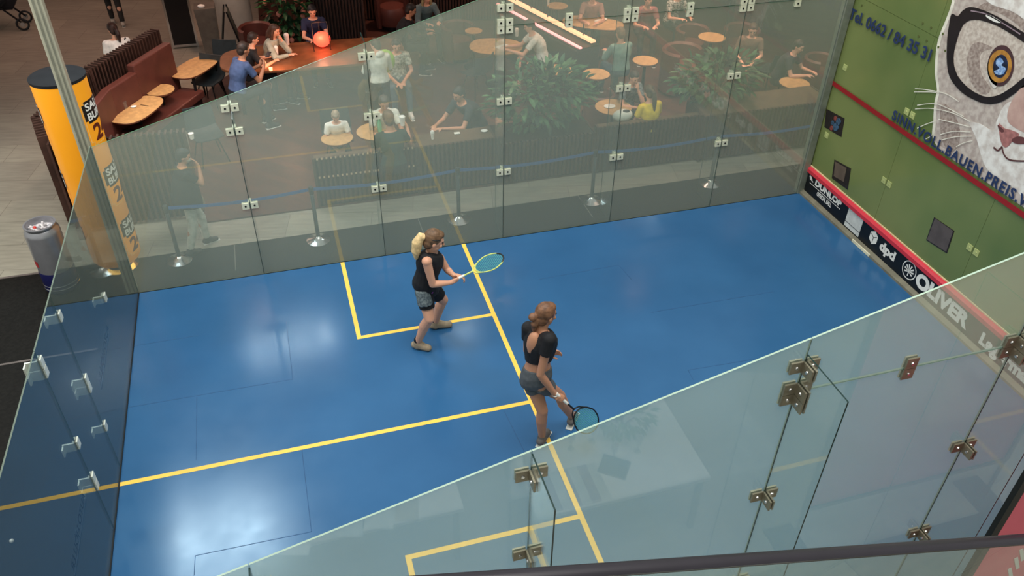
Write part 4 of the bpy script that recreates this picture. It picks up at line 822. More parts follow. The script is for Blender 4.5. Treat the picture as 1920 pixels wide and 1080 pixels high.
def table(name, c, a, b, rz, label, h=.74, sq=.0, group='small oak cafe tables', top=None, base='pedestal', z0=-.006):
    t = thing(name, (c[0], c[1], z0), label, 'table', group); n = 40; P = []
    for k in range(n):
        th = 2*PI*k/n; e = 2/(2+sq*2.2); x = a*math.copysign(abs(math.cos(th))**e, math.cos(th)); y = b*math.copysign(abs(math.sin(th))**e, math.sin(th)); P.append(Vector((c[0]+x*math.cos(rz)-y*math.sin(rz), c[1]+x*math.sin(rz)+y*math.cos(rz), 0)))
    mb = MB(); mb.prism([v+Vector((0, 0, z0+h-.004)) for v in P], (0, 0, .006)); mb.build('tabletop', top or M_oak, t, smooth=False)
    mb = MB(); cc = Vector((c[0], c[1], 0)); mb.rings([[(v-cc)*s_+cc+Vector((0, 0, zz)) for v in P] for s_, zz in ((.94, z0+h-.034), (.99, z0+h-.026), (1.006, z0+h-.006), (1.0, z0+h-.001))]); mb.build('table_edge', M_edge, t)
    if base == 'pedestal':
        mb = MB(); mb.lathe((c[0], c[1], z0), [(.21, 0), (.21, .012), (.04, .03), (.03, .05), (.03, h-.04), (.12, h-.035)], 24); mb.build('pedestal', M_dkmetal, t)
    else:
        for sx in (-1, 1):
            for sy in (-1, 1):
                p = Vector((sx*a*.66, sy*b*.62, 0)); q = Vector((sx*a*.82, sy*b*.8, 0)); rr = lambda v: Vector((c[0]+v.x*math.cos(rz)-v.y*math.sin(rz), c[1]+v.x*math.sin(rz)+v.y*math.cos(rz), 0))
                mb = MB(); mb.cone(rr(q)+Vector((0, 0, z0)), rr(p)+Vector((0, 0, h-.03)), .016, .028, 10); mb.build('leg', M_dkmetal, t)
    return t
def gx(px, py, z=.74): p = G(px, py, z); return (p.x, p.y)
th = rad(54)
p = (G(207, 232, .74)+G(298, 183, .74))/2
table('cafe_table', (-.08, 10.40), .51, .30, rad(62), 'oval oak table with a glass and napkin beside the maroon banquette', sq=.35)
table('cafe_table', gx(300, 168), .23, .23, 0, 'small round oak table between the oval and the long table')
table('cafe_table', (.79, 11.94), .51, .28, rad(57.6), 'rounded long oak table at the far end of the banquette', sq=.35, base='legs')
for i, (px, py, r, lab) in enumerate(((632, 258, .24, 'round oak table in front of the child in white'), (705, 245, .30, 'round oak table shared by the two people with a bottle'), (888, 57, .17, 'small round table left of the white-shirted reader, far back'),
        (1048, 130, .24, 'round olive-topped table left of its twin, in front of the counter'), (1118, 138, .24, 'round olive-topped table right of its twin, in front of the counter'), (1210, 113, .23, 'round dark-based table behind the girl at the plants'),
        (1335, 69, .26, 'orange-lit round table at upper right behind glass'), (1150, 200, .30, 'round table with plates beside the girl by the planter'), (1490, 155, .26, 'round table near the right corner frame of the glass'), (1045, 10, .22, 'round table at the top edge above the light strips'))):
    table('cafe_table', gx(px, py), r, r, 0, lab)
table('cafe_table', gx(930, 86), .50, .40, rad(-20), 'oval table with papers and white cup beside the white-shirted reader', sq=.2)
table('cafe_table', gx(1112, 42), .62, .34, rad(-35), 'long oval table with napkins behind the light strips', sq=.3)
# communal table
ct = [G(478, 150, .86), G(528, 77, .86), G(672, 56, .86), G(660, 100, .86)]
M_ctop = mat('walnut_top', (112, 72, 46), .35, 0, .15, 6)
cc = Vector((2.85, 11.75, 0)); t = thing('communal_table', (cc.x, cc.y, -.006), 'long brown communal table with glowing red lamp on it', 'table'); n = 44; P = []
for k in range(n):
    a_ = 2*PI*k/n; x = 1.62*math.copysign(abs(math.cos(a_))**.45, math.cos(a_)); y = .62*math.copysign(abs(math.sin(a_))**.6, math.sin(a_)); rz = rad(-2); P.append(cc+Vector((x*math.cos(rz)-y*math.sin(rz), x*math.sin(rz)+y*math.cos(rz), 0)))
mb = MB(); mb.prism([v+Vector((0, 0, .80)) for v in P], (0, 0, .045)); mb.build('tabletop', M_ctop, t, smooth=False, bevel=.006)
for (x, y) in ((1.5, 11.4), (1.5, 12.1), (4.1, 11.3), (4.1, 12.0)): mb = MB(); mb.box((x-.03, y-.03, -.006), (x+.03, y+.03, .80)); mb.build('leg', M_dkmetal, t, smooth=False)
# red globe lamp on thin frame
lp = V(603, 70, 12.0); lp.z = .845+.16
lm = thing('table_lamp', (lp.x, lp.y, .845), 'glowing red glass lamp in a thin black frame on the communal table', 'lamp'); mb = MB(); mb.ell(lp, .155, .13, .14); mb.build('lamp_shade', mat('lamp_red', (255, 72, 52), .4, emit=2.4), lm)
mb = MB()
for (dx, dy) in ((-.17, -.14), (-.03, -.02), (.13, -.14)): mb.cone((lp.x+dx, lp.y+dy, .845), (lp.x+dx*.9, lp.y+dy*.6, .845+.50), .007, .007, 8)
mb.path([(lp.x-.153, lp.y-.084, 1.345), (lp.x-.027, lp.y-.012, 1.345), (lp.x+.117, lp.y-.084, 1.345), (lp.x-.153, lp.y-.084, 1.345)], .007, 6); mb.build('frame', M_dark, lm)
point('lamp_glow', (lp.x-.05, lp.y-.25, 1.15), 9, (1.0, .35, .18), .10); point('tea_light_glow', (2.2, 11.15, 1.02), 7, (1.0, .42, .2), .06); point('tea_light_glow', (3.25, 11.25, 1.05), 6, (1.0, .45, .25), .06)
def tealight(px, py, lab, z=.845):
    p = G(px, py, z); mb = MB(); mb.lathe((p.x, p.y, z), [(.028, 0), (.032, .05), (.028, .05), (.024, .01)], 14); o = mb.build('candle_glass', mat('candle_glow', (255, 170, 110), .4, emit=3)); tag(o, lab, 'candle', 'candles on the communal table')
tealight(508, 132, 'lit candle glass nearest the man in blue'); tealight(610, 60, 'lit candle glass just in front of the red lamp') if False else None
def cup(px, py, lab, z=.74, h=.13, r=.038, col=(240, 238, 230), lid=True):
    p = G(px, py, z+h/2); t = thing('takeaway_cup', (p.x, p.y, z), lab, 'cup', 'cups and glasses on the cafe tables'); mb = MB(); mb.lathe((p.x, p.y, z), [(r*.72, 0), (r, h)], 16); mb.build('cup_body', mat('cup_%d' % col[0], col, .5), t)
    if lid: mb = MB(); mb.lathe((p.x, p.y, z+h), [(r*1.08, 0), (r*1.06, .012), (r*.8, .035), (r*.3, .045)], 16); mb.build('lid', M_white, t)
    return t
cup(538, 75, 'tall white cup with domed lid in front of the long-haired girl', .845, .17, .045); cup(518, 98, 'white cup with lid held near the boy in black', .845, .16, .04)
cup(811, 255, 'small white cup on the dark ledge beside raised coffee cup', .80, .10, .03); cup(969, 62, 'white paper cup on the table of the white-shirted reader', .74, .12, .04)
cup(359, 255, 'white cup on the small ledge beside the dark chair', .78, .09, .04, lid=False); cup(1028, 3, 'white cup at the top edge above the light strips', .74, .12, .03)
def lump(name, px, py, z, dx, dy, dz, m, lab, cat, group=None, rz=0):
    p = G(px, py, z); mb = MB(); c_, s_ = math.cos(rz), math.sin(rz); mb.ell((p.x, p.y, z+dz), dx, dy, dz, (Vector((c_, s_, 0)), Vector((-s_, c_, 0)), Vector((0, 0, 1))), 12, 6); o = mb.build(name, m); tag(o, lab, cat, group); return o
def slab(name, px, py, z, dx, dy, m, lab, cat, rz=0, group=None, dz=.004):
    p = G(px, py, z); mb = MB(); c_, s_ = math.cos(rz), math.sin(rz); mb.obox((p.x, p.y, z+dz), Vector((c_, s_, 0)), Vector((-s_, c_, 0)), Vector((0, 0, 1)), dx, dy, dz); o = mb.build(name, m, smooth=False); tag(o, lab, cat, group); return o
lump('napkin', 251, 201, .737, .05, .035, .014, M_paper, 'crumpled white napkin on the oval oak table', 'napkin')
slab('spoon', 271, 198, .737, .07, .008, M_chrome, 'metal spoon lying on the oval oak table', 'spoon', rad(-30), dz=.003)
t = thing('straw_glass', (*gx(235, 203), .734), 'small glass with a dark straw on the oval oak table', 'glass'); p = G(235, 203, .74); mb = MB(); mb.lathe((p.x, p.y, .735), [(.035, 0), (.042, .04), (.036, .09), (.044, .12)], 14); mb.build('glass_body', M_clear, t); mb = MB(); mb.cone((p.x, p.y, .75), (p.x-.01, p.y+.04, .93), .004, .004, 6); mb.build('straw', M_dark, t)
slab('magazine', 943, 88, .737, .13, .09, M_paper, 'open white paper on the table of the white-shirted reader', 'paper', .5)
lump('napkin', 1122, 42, .737, .09, .05, .03, M_paper, 'pair of white napkins on the long oval table, left one', 'napkin'); lump('napkin', 1134, 38, .737, .05, .05, .025, M_paper, 'white napkin at the right end of the long oval table', 'napkin')
lump('plate', 1143, 200, .737, .10, .08, .012, M_white, 'white plate with food on round table by the planter', 'plate'); lump('saucer', 908, 246, .80, .055, .045, .012, M_white, 'white oval dish on the dark ledge left of the big plant', 'dish'); slab('white_card', 857, 250, .80, .045, .03, M_paper, 'small white card on the dark ledge beside the leaning man', 'card')
# handbag
p = G(1172, 229, .80); hb = thing('handbag', (p.x, p.y+.12, .80), 'white handbag with dark opening on the slatted planter ledge', 'handbag'); mb = MB(); mb.ell((p.x, p.y+.12, .86), .17, .09, .10); mb.build('bag_body', M_paper, hb); mb = MB(); mb.ell((p.x+.03, p.y+.10, .93), .08, .04, .03); mb.build('opening', M_dark, hb)
# chairs
def shell_chair():
    t = thing('shell_chair', (0, 0, 0), '', 'chair', 'dark shell chairs in the cafe'); M = mat('shell_dark', (44, 50, 52), .5)
    R_ = []
    for k in range(9):
        u = k/8; y = .20-.42*min(1, u*1.9)+(-.06*(u-.5)*2 if u > .5 else 0); z = .45 if u < .45 else .45+.38*((u-.45)/.55)**.9; w_ = .22+.02*math.sin(u*PI)
        R_.append([Vector((w_*s_, y+(.05*abs(s_)**2 if u > .5 else 0), z+.03*abs(s_)**2)) for s_ in (-1, -.6, -.2, .2, .6, 1)]+[Vector((w_*s_, y+(.05*abs(s_)**2 if u > .5 else 0)-(.018 if u > .5 else 0), z+.03*abs(s_)**2-(.018 if u <= .5 else 0))) for s_ in (1, .6, .2, -.2, -.6, -1)])
    mb = MB(); mb.rings(R_); mb.build('shell', M, t, local=True)
    for sx in (-1, 1):
        for sy in (-1, 1): mb = MB(); mb.cone((sx*.22, sy*.20, 0), (sx*.12, sy*.10, .44), .010, .012, 8); mb.build('leg', M_dkmetal, t, local=True)
    mb = MB(); mb.bar((-.13, -.11, .40), (.13, .11, .40), .02); mb.bar((-.13, .11, .40), (.13, -.11, .40), .02); mb.build('cross_brace', M_dkmetal, t, local=True); return t
sc_ = shell_chair()
for i, (px, py, rz, lab) in enumerate(((398, 300, 200, 'dark shell chair beside the ledge with a white cup, left behind glass'), (1432, 172, 20, 'dark shell chair near the round table at the right corner'), (400, 195, 150, 'dark chair pushed under the communal table near the rounded oak table'), (428, 165, 160, 'dark chair just left of the man in blue'),
                             (640, 305, 180, 'dark chair under the child in white'), (1012, 200, 10, 'dark chair left of the small round tables in the cafe'), (893, 178, 30, 'dark chair behind the glass left of the papers table'))):
    p = G(px, py, 0); place(sc_, i > 0, (p.x, p.y, -.006), rad(rz), lab)
def tub_chair():
    t = thing('tub_chair', (0, 0, 0), '', 'armchair', 'maroon tub chairs in the cafe'); n = 20; A = [rad(-215)+rad(250)*k/n for k in range(n+1)]
    mb = MB(); R_ = []
    for a_ in A: c_, s_ = math.cos(a_), math.sin(a_); R_.append([Vector((r_*c_, r_*s_, z)) for r_, z in ((.27, .05), (.33, .05), (.345, .70), (.31, .735), (.275, .70))])
    mb.rings(R_); mb.build('back_shell', M_maroon, t, local=True); mb = MB(); mb.lathe((0, 0, 0), [(.26, .10), (.28, .14), (.28, .40), (.25, .45)], 28); mb.build('seat', M_maroon, t, local=True)
    mb = MB(); mb.lathe((0, 0, 0), [(.20, 0), (.22, .10)], 20); mb.build('base', M_dark, t, local=True); return t
tc_ = tub_chair()
for i, (px, py, rz, lab, sc) in enumerate(((1010, 182, 190, 'maroon tub chair directly above the big plant, left', 1.0), (1078, 180, 160, 'maroon tub chair between the big plant and the twin tables', .72), (1270, 170, 200, 'tall maroon tub chair right of the yellow shirt', 1.15), (1290, 118, 180, 'maroon tub chair left of the orange-lit round table', 1.0),
        (1380, 120, 150, 'dark maroon tub chair right of the orange-lit round table', 1.05), (738, 52, 170, 'maroon armchair beside the man in black at the top', 1.1), (490, 116, 190, 'maroon armchair behind the boy in black at communal table', 1.0), (860, 112, 200, 'maroon tub chair just right of the floral shirt', 1.0),
        (1525, 168, 200, 'maroon tub chair against the right corner frame', .9), (1120, 230, 0, 'maroon tub chair under the round table with plates', .8), (1400, 60, 200, 'maroon tub chair at the upper right, with striped clothes nearby', 1.0))):
    p = G(px, py, 0); place(tc_, i > 0, (p.x, p.y, -.006), rad(rz), lab, sc=sc)
def bar_stool():
    t = thing('bar_stool', (0, 0, 0), '', 'stool', 'high stools at the back of the cafe'); mb = MB(); mb.lathe((0, 0, 0), [(.15, .70), (.19, .715), (.19, .75), (.16, .765)], 22); mb.build('seat', M_choc, t, local=True)
    for k in range(4):
        a_ = PI/4+k*PI/2; mb = MB(); mb.cone((.24*math.cos(a_), .24*math.sin(a_), 0), (.13*math.cos(a_), .13*math.sin(a_), .71), .013, .016, 8); mb.build('leg', M_dkmetal, t, local=True)
    mb = MB(); mb.path([(.20*math.cos(a_), .20*math.sin(a_), .26) for a_ in (2*PI*k/20 for k in range(20))], .008, 6, True); mb.build('foot_ring', M_dkmetal, t, local=True); return t
bs_ = bar_stool()
for i, (px, py) in enumerate(((614, 31), (640, 26), (668, 21), (696, 16), (724, 11))):
    p = G(px, py, 0); place(bs_, i > 0, (p.x, p.y, -.006), .3*i, 'high dark stool at the top, ' + ('nearest the fallen green umbrella', 'second of the row', 'third of the row', 'fourth of the row', 'rightmost of the row')[i])
p = G(600, 38, .3); q = G(625, 62, .05); mb = MB(); mb.path([q, q.lerp(p, .5)+Vector((0, 0, .05)), p+Vector((0, 0, .3))], [.09, .10, .05], 12); tag(mb.build('rolled_parasol', mat('parasol_green', (44, 54, 46), .7)), 'rolled dark green parasol leaning beside the stools', 'parasol')
# slat fence behind the communal table
slat_wall('slatted_screen', [(3.0, 14.75), (4.1, 14.4)], 1.3, 'dark slatted screen behind the pink-flowered plant, top of the picture'); slat_wall('slatted_screen', [(4.3, 15.6), (8.4, 14.6)], 1.1, 'long dark slatted counter front behind the high stools')
# planters along the court side
def planter(x0, x1, h, y0, y1, label, top):
    t = slat_wall('slatted_planter', [(x0, y0), (x1, y0)], h, label, 'planter', group='slatted planters along the court'); mb = MB(); mb.box((x0, y0+.045, -.006), (x1, y1, h-.04)); mb.build('box', mat('planter_box', (50, 38, 34), .6), t, smooth=False); mb = MB(); mb.box((x0, y0+.03, h-.04), (x1, y1+.02, h-.01)); mb.build('top_ledge', top, t, smooth=False)
    for (xx) in (x0-.02, x1+.0): mb = MB(); mb.box((xx, y0-.02, -.006), (xx+.03, y1, h)); mb.build('end_board', M_choc, t, smooth=False)
M_ledge = mat('ledge_brown', (96, 76, 58), .5, 0, .1, 6)
planter(2.46, 3.95, .80, 7.92, 8.02, 'slatted bench back with two rows of painted highlights, leftmost', M_ledge)
mb = MB()
for k in range(22):
    for z in (.50, .80): mb.box((2.50+k*.066, 7.893, z-.02), (2.525+k*.066, 7.90, z+.01))  # pale boxes imitate the dotted highlights on the slats
tag(mb.build('highlight_row', mat('slat_highlight', (188, 160, 130), .6), smooth=False), 'two rows of painted pale highlights on the leftmost slatted bench back', 'trim')
planter(4.0, 5.15, .80, 7.90, 8.28, 'slatted ledge unit with cups on it, left of the big plant', M_ledge)
planter(5.2, 6.75, .70, 7.86, 8.5, 'slatted planter under the big leafy plant', mat('soil', (44, 34, 28), .9))
planter(6.8, 8.55, .80, 7.82, 7.93, 'slatted planter in front of the yellow shirt', M_ledge); planter(8.6, 10.9, .80, 7.75, 8.38, 'slatted planter with wide top at the right corner', M_ledge)
# plants
def plant(name, c, h, rx, ry, n, cols, label, cat='plant', leafl=.16, seed=3, stems=9, flowers=None, droop=.2, dropz=0):
    rr = random.Random(seed); t = thing(name, c, label, cat); c = Vector(c); st = MB()
    for k in range(stems):
        a_ = rr.uniform(0, 6.28); e = c+Vector((rx*.7*math.cos(a_)*rr.random(), ry*.7*math.sin(a_)*rr.random(), h*rr.uniform(.5, .95))); st.path([c, c.lerp(e, .5)+Vector((0, 0, h*.08)), e], [.016, .011, .005], 6)
    st.build('stems', mat('stem_brown', (70, 60, 40), .7), t)
    ls = [MB() for _ in cols]
    for k in range(n):
        while True:
            x, y, z = rr.uniform(-1, 1), rr.uniform(-1, 1), rr.uniform(-1, 1)
            if .25 < x*x+y*y+z*z < 1: break
        p = c+Vector((x*rx, y*ry, h*.58+z*h*.48-dropz*(x*x+y*y))); d = Vector((x+rr.uniform(-.6, .6), y+rr.uniform(-.6, .6), z*.5+rr.uniform(-.5, .3))).normalized()*leafl*rr.uniform(.7, 1.3)
        ls[k % len(cols)].leaf(p, d, leafl*.42, (0, 0, 1), droop)
    for m_, col in zip(ls, cols): m_.build('foliage', mat('leaf_%d_%d_%d' % col, col, .5, 0, .2, 10), t)
    if flowers:
        f = MB()
        for k in range(flowers): a_ = rr.uniform(0, 6.28); p = c+Vector((rx*.8*math.cos(a_), ry*.9*math.sin(a_), h*rr.uniform(.1, .95))); f.ell(p, .05, .05, .06, None, 8, 5)
        f.build('blossom', mat('blossom_pink', (206, 130, 110), .7, 0, .2, 20), t)
    return t
GR = [(56, 96, 58), (40, 78, 48), (74, 112, 72), (28, 56, 38)]
plant('leafy_plant', (5.95, 8.18, .66), 1.05, .85, .38, 620, GR, 'big spreading leafy green plant in the slatted planter, centre right', seed=5, leafl=.18)
plant('leafy_plant', (9.0, 8.3, .76), .75, .75, .4, 330, GR, 'lower leafy plant in the planter near the right corner', seed=8, leafl=.2); plant('fern', (7.35, 8.75, -.006), .8, .3, .3, 90, GR[1:], 'dark fern beside the round table with plates', seed=11) if False else None
p = G(500, 90, 0); plant('flowering_plant', (2.52, 14.25, -.006), 1.55, .45, .35, 300, [(34, 74, 42), (46, 92, 50), (24, 54, 34)], 'tall green plant with pink blossoms beside the white pillar', seed=9, leafl=.22, flowers=34)
# counter with light strips
def cbox(a, b, wd, z0, z1, mb, off=0):
    a = Vector((a[0], a[1], 0)); b = Vector((b[0], b[1], 0)); d = (b-a).normalized(); n = Vector((-d.y, d.x, 0)); c = (a+b)/2+n*off; mb.obox((c.x, c.y, (z0+z1)/2), d, n, Vector((0, 0, 1)), (b-a).length/2, wd/2, (z1-z0)/2)
CA, CB = (7.68, 10.62), (6.85, 13.3); cn = thing('light_counter', (7.2, 12, -.006), 'dark counter carrying two glowing orange light strips, centre top', 'counter')
mb = MB(); cbox(CA, CB, .55, -.006, .92, mb); mb.build('body', mat('counter_dark', (50, 38, 34), .5), cn, smooth=False, bevel=.03)
mb = MB(); cbox(CA, CB, .50, .92, .94, mb); mb.build('top', M_dkmetal, cn, smooth=False)
mb = MB(); cbox(CA, CB, .10, 1.00, 1.04, mb, -.10); mb.build('light_strip', mat('strip_glow', (255, 160, 120), .4, emit=2.6), cn, smooth=False)
mb = MB(); cbox(CA, CB, .055, .94, .965, mb, .18); mb.build('light_strip', mat('strip_glow_pink', (255, 150, 150), .4, emit=2.6), cn, smooth=False)
mb = MB()
for k in range(5): q = Vector((CA[0], CA[1], 0)).lerp(Vector((CB[0], CB[1], 0)), .12+.2*k); mb.cone((q.x+.1, q.y, .94), (q.x+.1, q.y, 1.25), .012, .012, 8)
mb.build('support', M_dkmetal, cn)
# pillar, kiosk, bins, sign
mb = MB(); mb.lathe((1.50, 15.25, -.03), [(.36, 0), (.36, 3.73)], 40); tag(mb.build('round_pillar', mat('pillar_plaster', (172, 168, 158), .6, 0, .04)), 'smooth pale grey round pillar at the top, beside the plant', 'pillar')
k0 = G(330, 86); k1 = G(372, 84); ks = thing('display_board', (k0.x+.2, 14.95, -.03), 'tall black display board in a silver frame at the top left', 'display board')
mb = MB(); mb.box((k0.x-.02, 14.97, .05), (k1.x-.03, 15.03, 2.2)); mb.build('panel', mat('board_black', (16, 12, 14), .3), ks, smooth=False)
mb = MB(); mb.box((k0.x-.06, 14.95, -.03), (k0.x-.02, 15.05, 2.25)); mb.box((k1.x-.03, 14.95, -.03), (k1.x+.01, 15.05, 2.25)); mb.box((k0.x-.02, 14.95, 0), (k1.x-.03, 15.05, .05)); mb.box((k0.x-.02, 14.95, 2.2), (k1.x-.03, 15.05, 2.25)); mb.build('frame', M_chrome, ks, smooth=False)
sb = thing('steel_bin', (.98, 14.6, -.03), 'square brushed steel waste bin left of the pale pillar', 'bin'); mb = MB(); mb.rings([[Vector((.98+sx*w_, 14.6+sy*w_, z)) for sx, sy in ((-1, -1), (1, -1), (1, 1), (-1, 1))] for w_, z in ((.15, -.03), (.20, .88), (.20, .92))]); mb.build('body', mat('bin_grey', (112, 106, 98), .4, .4), sb, smooth=False)
mb = MB(); mb.ell((.93, 14.5, .95), .07, .04, .04); mb.build('litter', M_white, sb)
ab = thing('a_frame_sign', (1.45, 14.0, -.03), 'black folding pavement sign standing before the pale pillar', 'sign'); 
for s_ in (-1, 1):
    for yy in (14.05, 14.50):
        mb = MB(); mb.bar((1.38+s_*.24, yy, -.03), (1.38+s_*.02, yy, .95), .02, .03); mb.build('leg', M_dark, ab, smooth=False)
    mb = MB(); q = [Vector((1.38+s_*.20, 14.07, .16)), Vector((1.38+s_*.20, 14.48, .16)), Vector((1.38+s_*.03, 14.48, .92)), Vector((1.38+s_*.03, 14.07, .92))]; mb.prism(q, (s_*.008, 0, 0)); mb.build('sign_face', mat('chalk_board', (78, 84, 72), .5, 0, .3, 12), ab, smooth=False)
# pram
pm = G(38, 48, 0); pr0 = thing('pram', (pm.x, pm.y, -.03), 'black pushchair with dark wheels at the top left corner', 'pushchair')
for (dx, dy) in ((.12, -.25), (.10, .25), (-.62, -.25), (-.62, .25)):
    mb = MB(); c = Vector((pm.x+dx, pm.y+dy, .105)); mb.path([c+Vector((.115*math.cos(a_), 0, .115*math.sin(a_))) for a_ in (2*PI*k/22 for k in range(22))], .022, 8, True)
    o = mb.build('wheel', M_dark, pr0); mb = MB(); mb.cone(c+Vector((0, -.015, 0)), c+Vector((0, .015, 0)), .05, .05, 14); mb.build('hub', M_chrome, o)
mb = MB(); mb.bar((pm.x+.12, pm.y-.22, .12), (pm.x-.45, pm.y-.22, .75), .03); mb.bar((pm.x+.12, pm.y+.22, .12), (pm.x-.45, pm.y+.22, .75), .03); mb.bar((pm.x-.62, pm.y-.22, .12), (pm.x-.05, pm.y-.22, .62), .03); mb.bar((pm.x-.62, pm.y+.22, .12), (pm.x-.05, pm.y+.22, .62), .03); mb.build('frame', M_dkmetal, pr0, smooth=False)
mb = MB(); mb.rings([[Vector((pm.x-.25+x*w_, pm.y+y*w_*.8, z)) for x, y in ((-.42, -.3), (.42, -.3), (.42, .3), (-.42, .3))] for w_, z in ((.6, .40), (.95, .62), (1.0, .78))]); mb.ell((pm.x-.42, pm.y, .86), .26, .24, .24); mb.build('seat_unit', mat('pram_cloth', (26, 24, 30), .8), pr0)
# ================================================================== CAFE PEOPLE
def cl_(c, nm=None, rgb2=None, sc=14): return mat(nm or 'top_%d_%d_%d' % c, c, .85, 0, .12, sc, .15, rgb2=rgb2)
def F(px, py, z): p = G(px, py, z); return (p.x, p.y, -.006)
gp = 'people in the cafe'
def hd_at(px, py, hz, rz, fwd, z0=-.006):
    """foot of a figure whose head (fwd ahead of its base, hz high) sits at this pixel"""
    p = G(px, py, hz); return (p.x+fwd*math.sin(rz), p.y-fwd*math.cos(rz), z0)
def sit(px, py, deg, label, s=1.0, arms='table', lean=.08, seat=.47, look=(0, 1, -.3), hz=None, **kw):
    rz = rad(deg); loc = hd_at(px, py, hz or (seat+.75)*s, rz, (lean+.07)*s); person(seated(loc, rz, s, lean, arms, look, seat), label, gp, s, **kw)
sit(456, 92, -62, 'man in blue t-shirt at the communal table looking at his phone', 1.05, 'phone', .16, .60, top=cl_((66, 84, 120)), hair='short', haircol=(48, 38, 32), bcol=(30, 30, 36), sk='olive')
sit(474, 72, -80, 'boy in black top with dark hair behind the man in blue', .95, 'table', .12, .62, top=cl_((26, 26, 28)), haircol=(44, 30, 24), bcol=(30, 30, 34), sk='light')
sit(514, 56, -120, 'long-haired girl in pale top resting chin on hand at communal table', .92, 'chin', .12, .66, top=cl_((160, 165, 150)), sleeve='long', hair='long', haircol=(70, 46, 34), bcol=(40, 40, 48), sk='light')
sit(585, 20, 180, 'person in dark blue sitting behind the red lamp', .98, 'forward', .12, .60, top=cl_((30, 38, 66)), hair='short', haircol=(30, 30, 34), bcol=(60, 74, 104), sk='light')
sit(770, 18, -100, 'bearded man in black sweater beside the maroon armchair', 1.02, 'table', .16, top=cl_((24, 24, 28)), sleeve='long', haircol=(30, 24, 22), bcol=(30, 30, 34), sk='olive')
sit(800, -6, 190, 'person in grey-teal jacket at the top beside the man in black', 1.0, 'table', .14, top=cl_((92, 110, 112)), sleeve='long', hair='long', haircol=(170, 150, 110), bcol=(40, 40, 44), sk='light')
sit(629, 217, 180, 'small child in white t-shirt leaning over the round table', .78, 'lap', .12, .60, look=(0, 1, -.7), top=cl_((228, 226, 218)), haircol=(150, 130, 108), bcol=(52, 60, 66), sk='light')
def heldcup(J, hf, t, s):
    p_ = J['wrR']+Vector(J['hdR']).normalized()*.085+Vector((-.045, .0, -.03)); t = thing('takeaway_cup', p_, 'white coffee cup raised in the hand of the man in dark green', 'cup', 'cups and glasses on the cafe tables'); mb = MB(); mb.lathe(p_, [(.032, 0), (.044, .13)], 16); mb.build('cup_body', mat('cup_240', (240, 238, 230), .5), t); mb = MB(); mb.lathe(p_+Vector((0, 0, .13)), [(.047, 0), (.046, .012), (.036, .022)], 16); mb.build('lid', M_white, t)
sit(728, 222, 5, 'man in dark green t-shirt seen from behind raising a coffee cup', 1.06, 'cup', .06, top=cl_((40, 58, 54)), hair='short', haircol=(104, 80, 62), bcol=(40, 44, 50), sk='tan', look=(0, 1, -.4), extras=heldcup)
sit(720, 192, 180, 'person in white t-shirt facing the man in dark green', .98, 'table', .12, top=cl_((214, 216, 206)), haircol=(70, 60, 52), bcol=(44, 48, 54), sk='tan')
sit(743, 84, 178, 'young man in white floral shirt, jeans and white shoes sitting', 1.0, 'lap', .10, top=cl_((206, 208, 196), 'floral', (130, 134, 124), 22), hair='cap', haircol=(40, 40, 44), bcol=(84, 98, 110), shoe=(220, 220, 214), sk='light')
sit(861, 200, 120, 'man in dark top leaning over the ledge, left of the big plant', 1.04, 'forward', .34, hz=.98, seat=.40, top=cl_((40, 46, 52)), haircol=(36, 30, 28), bcol=(52, 56, 62), sk='tan')
sit(993, 48, 80, 'reader in white t-shirt and dark shorts with bare legs', 1.02, 'forward', .20, top=cl_((216, 216, 208)), haircol=(60, 48, 40), bottom='shorts', bcol=(44, 44, 52), shoe=(120, 120, 116), sk='light')
sit(1188, 155, 190, 'girl in patterned top at the round table with plates', .95, 'chin', .12, hz=1.06, top=cl_((70, 84, 92), 'pattern_top', (140, 146, 146), 26), haircol=(56, 40, 32), bcol=(44, 50, 56), sk='light')
sit(1216, 180, 10, 'woman in bright yellow t-shirt seen from behind', .96, 'lap', .06, hz=1.10, top=cl_((226, 196, 52)), hair='ponylong', haircol=(80, 64, 44), bcol=(52, 48, 50), sk='light')
sit(1163, 62, 5, 'person in teal top seen from behind beside the long oval table', 1.0, 'table', .08, top=cl_((110, 140, 132)), sleeve='long', haircol=(120, 92, 68), bcol=(60, 80, 96), sk='light')
sit(1112, -8, 160, 'person in rose top at the top edge above the long oval table', 1.0, 'table', .16, top=cl_((150, 104, 92)), haircol=(90, 60, 44), bcol=(50, 44, 44), sk='light')
sit(1216, 0, 170, 'person in dusky pink top at the top, right of the seam clamp', 1.0, 'table', .14, top=cl_((146, 84, 82)), haircol=(60, 44, 36), bcol=(60, 50, 50), sk='light')
sit(1275, -14, 190, 'person in black and white striped shirt at the top edge', 1.0, 'table', .12, top=cl_((40, 40, 40), 'zebra', (214, 214, 206), 30), haircol=(60, 50, 44), bcol=(50, 50, 52), sk='light')
sit(1497, 86, 215, 'person in dark top bending over the round table at the right corner', 1.0, 'table', .18, top=cl_((46, 44, 52)), haircol=(50, 38, 32), bcol=(44, 40, 44), sk='light')
sit(1412, 55, 150, 'person in brown top reclining right of the orange-lit table', 1.0, 'lap', .02, top=cl_((120, 92, 76), None), haircol=(70, 52, 40), bcol=(60, 50, 48), sk='light')
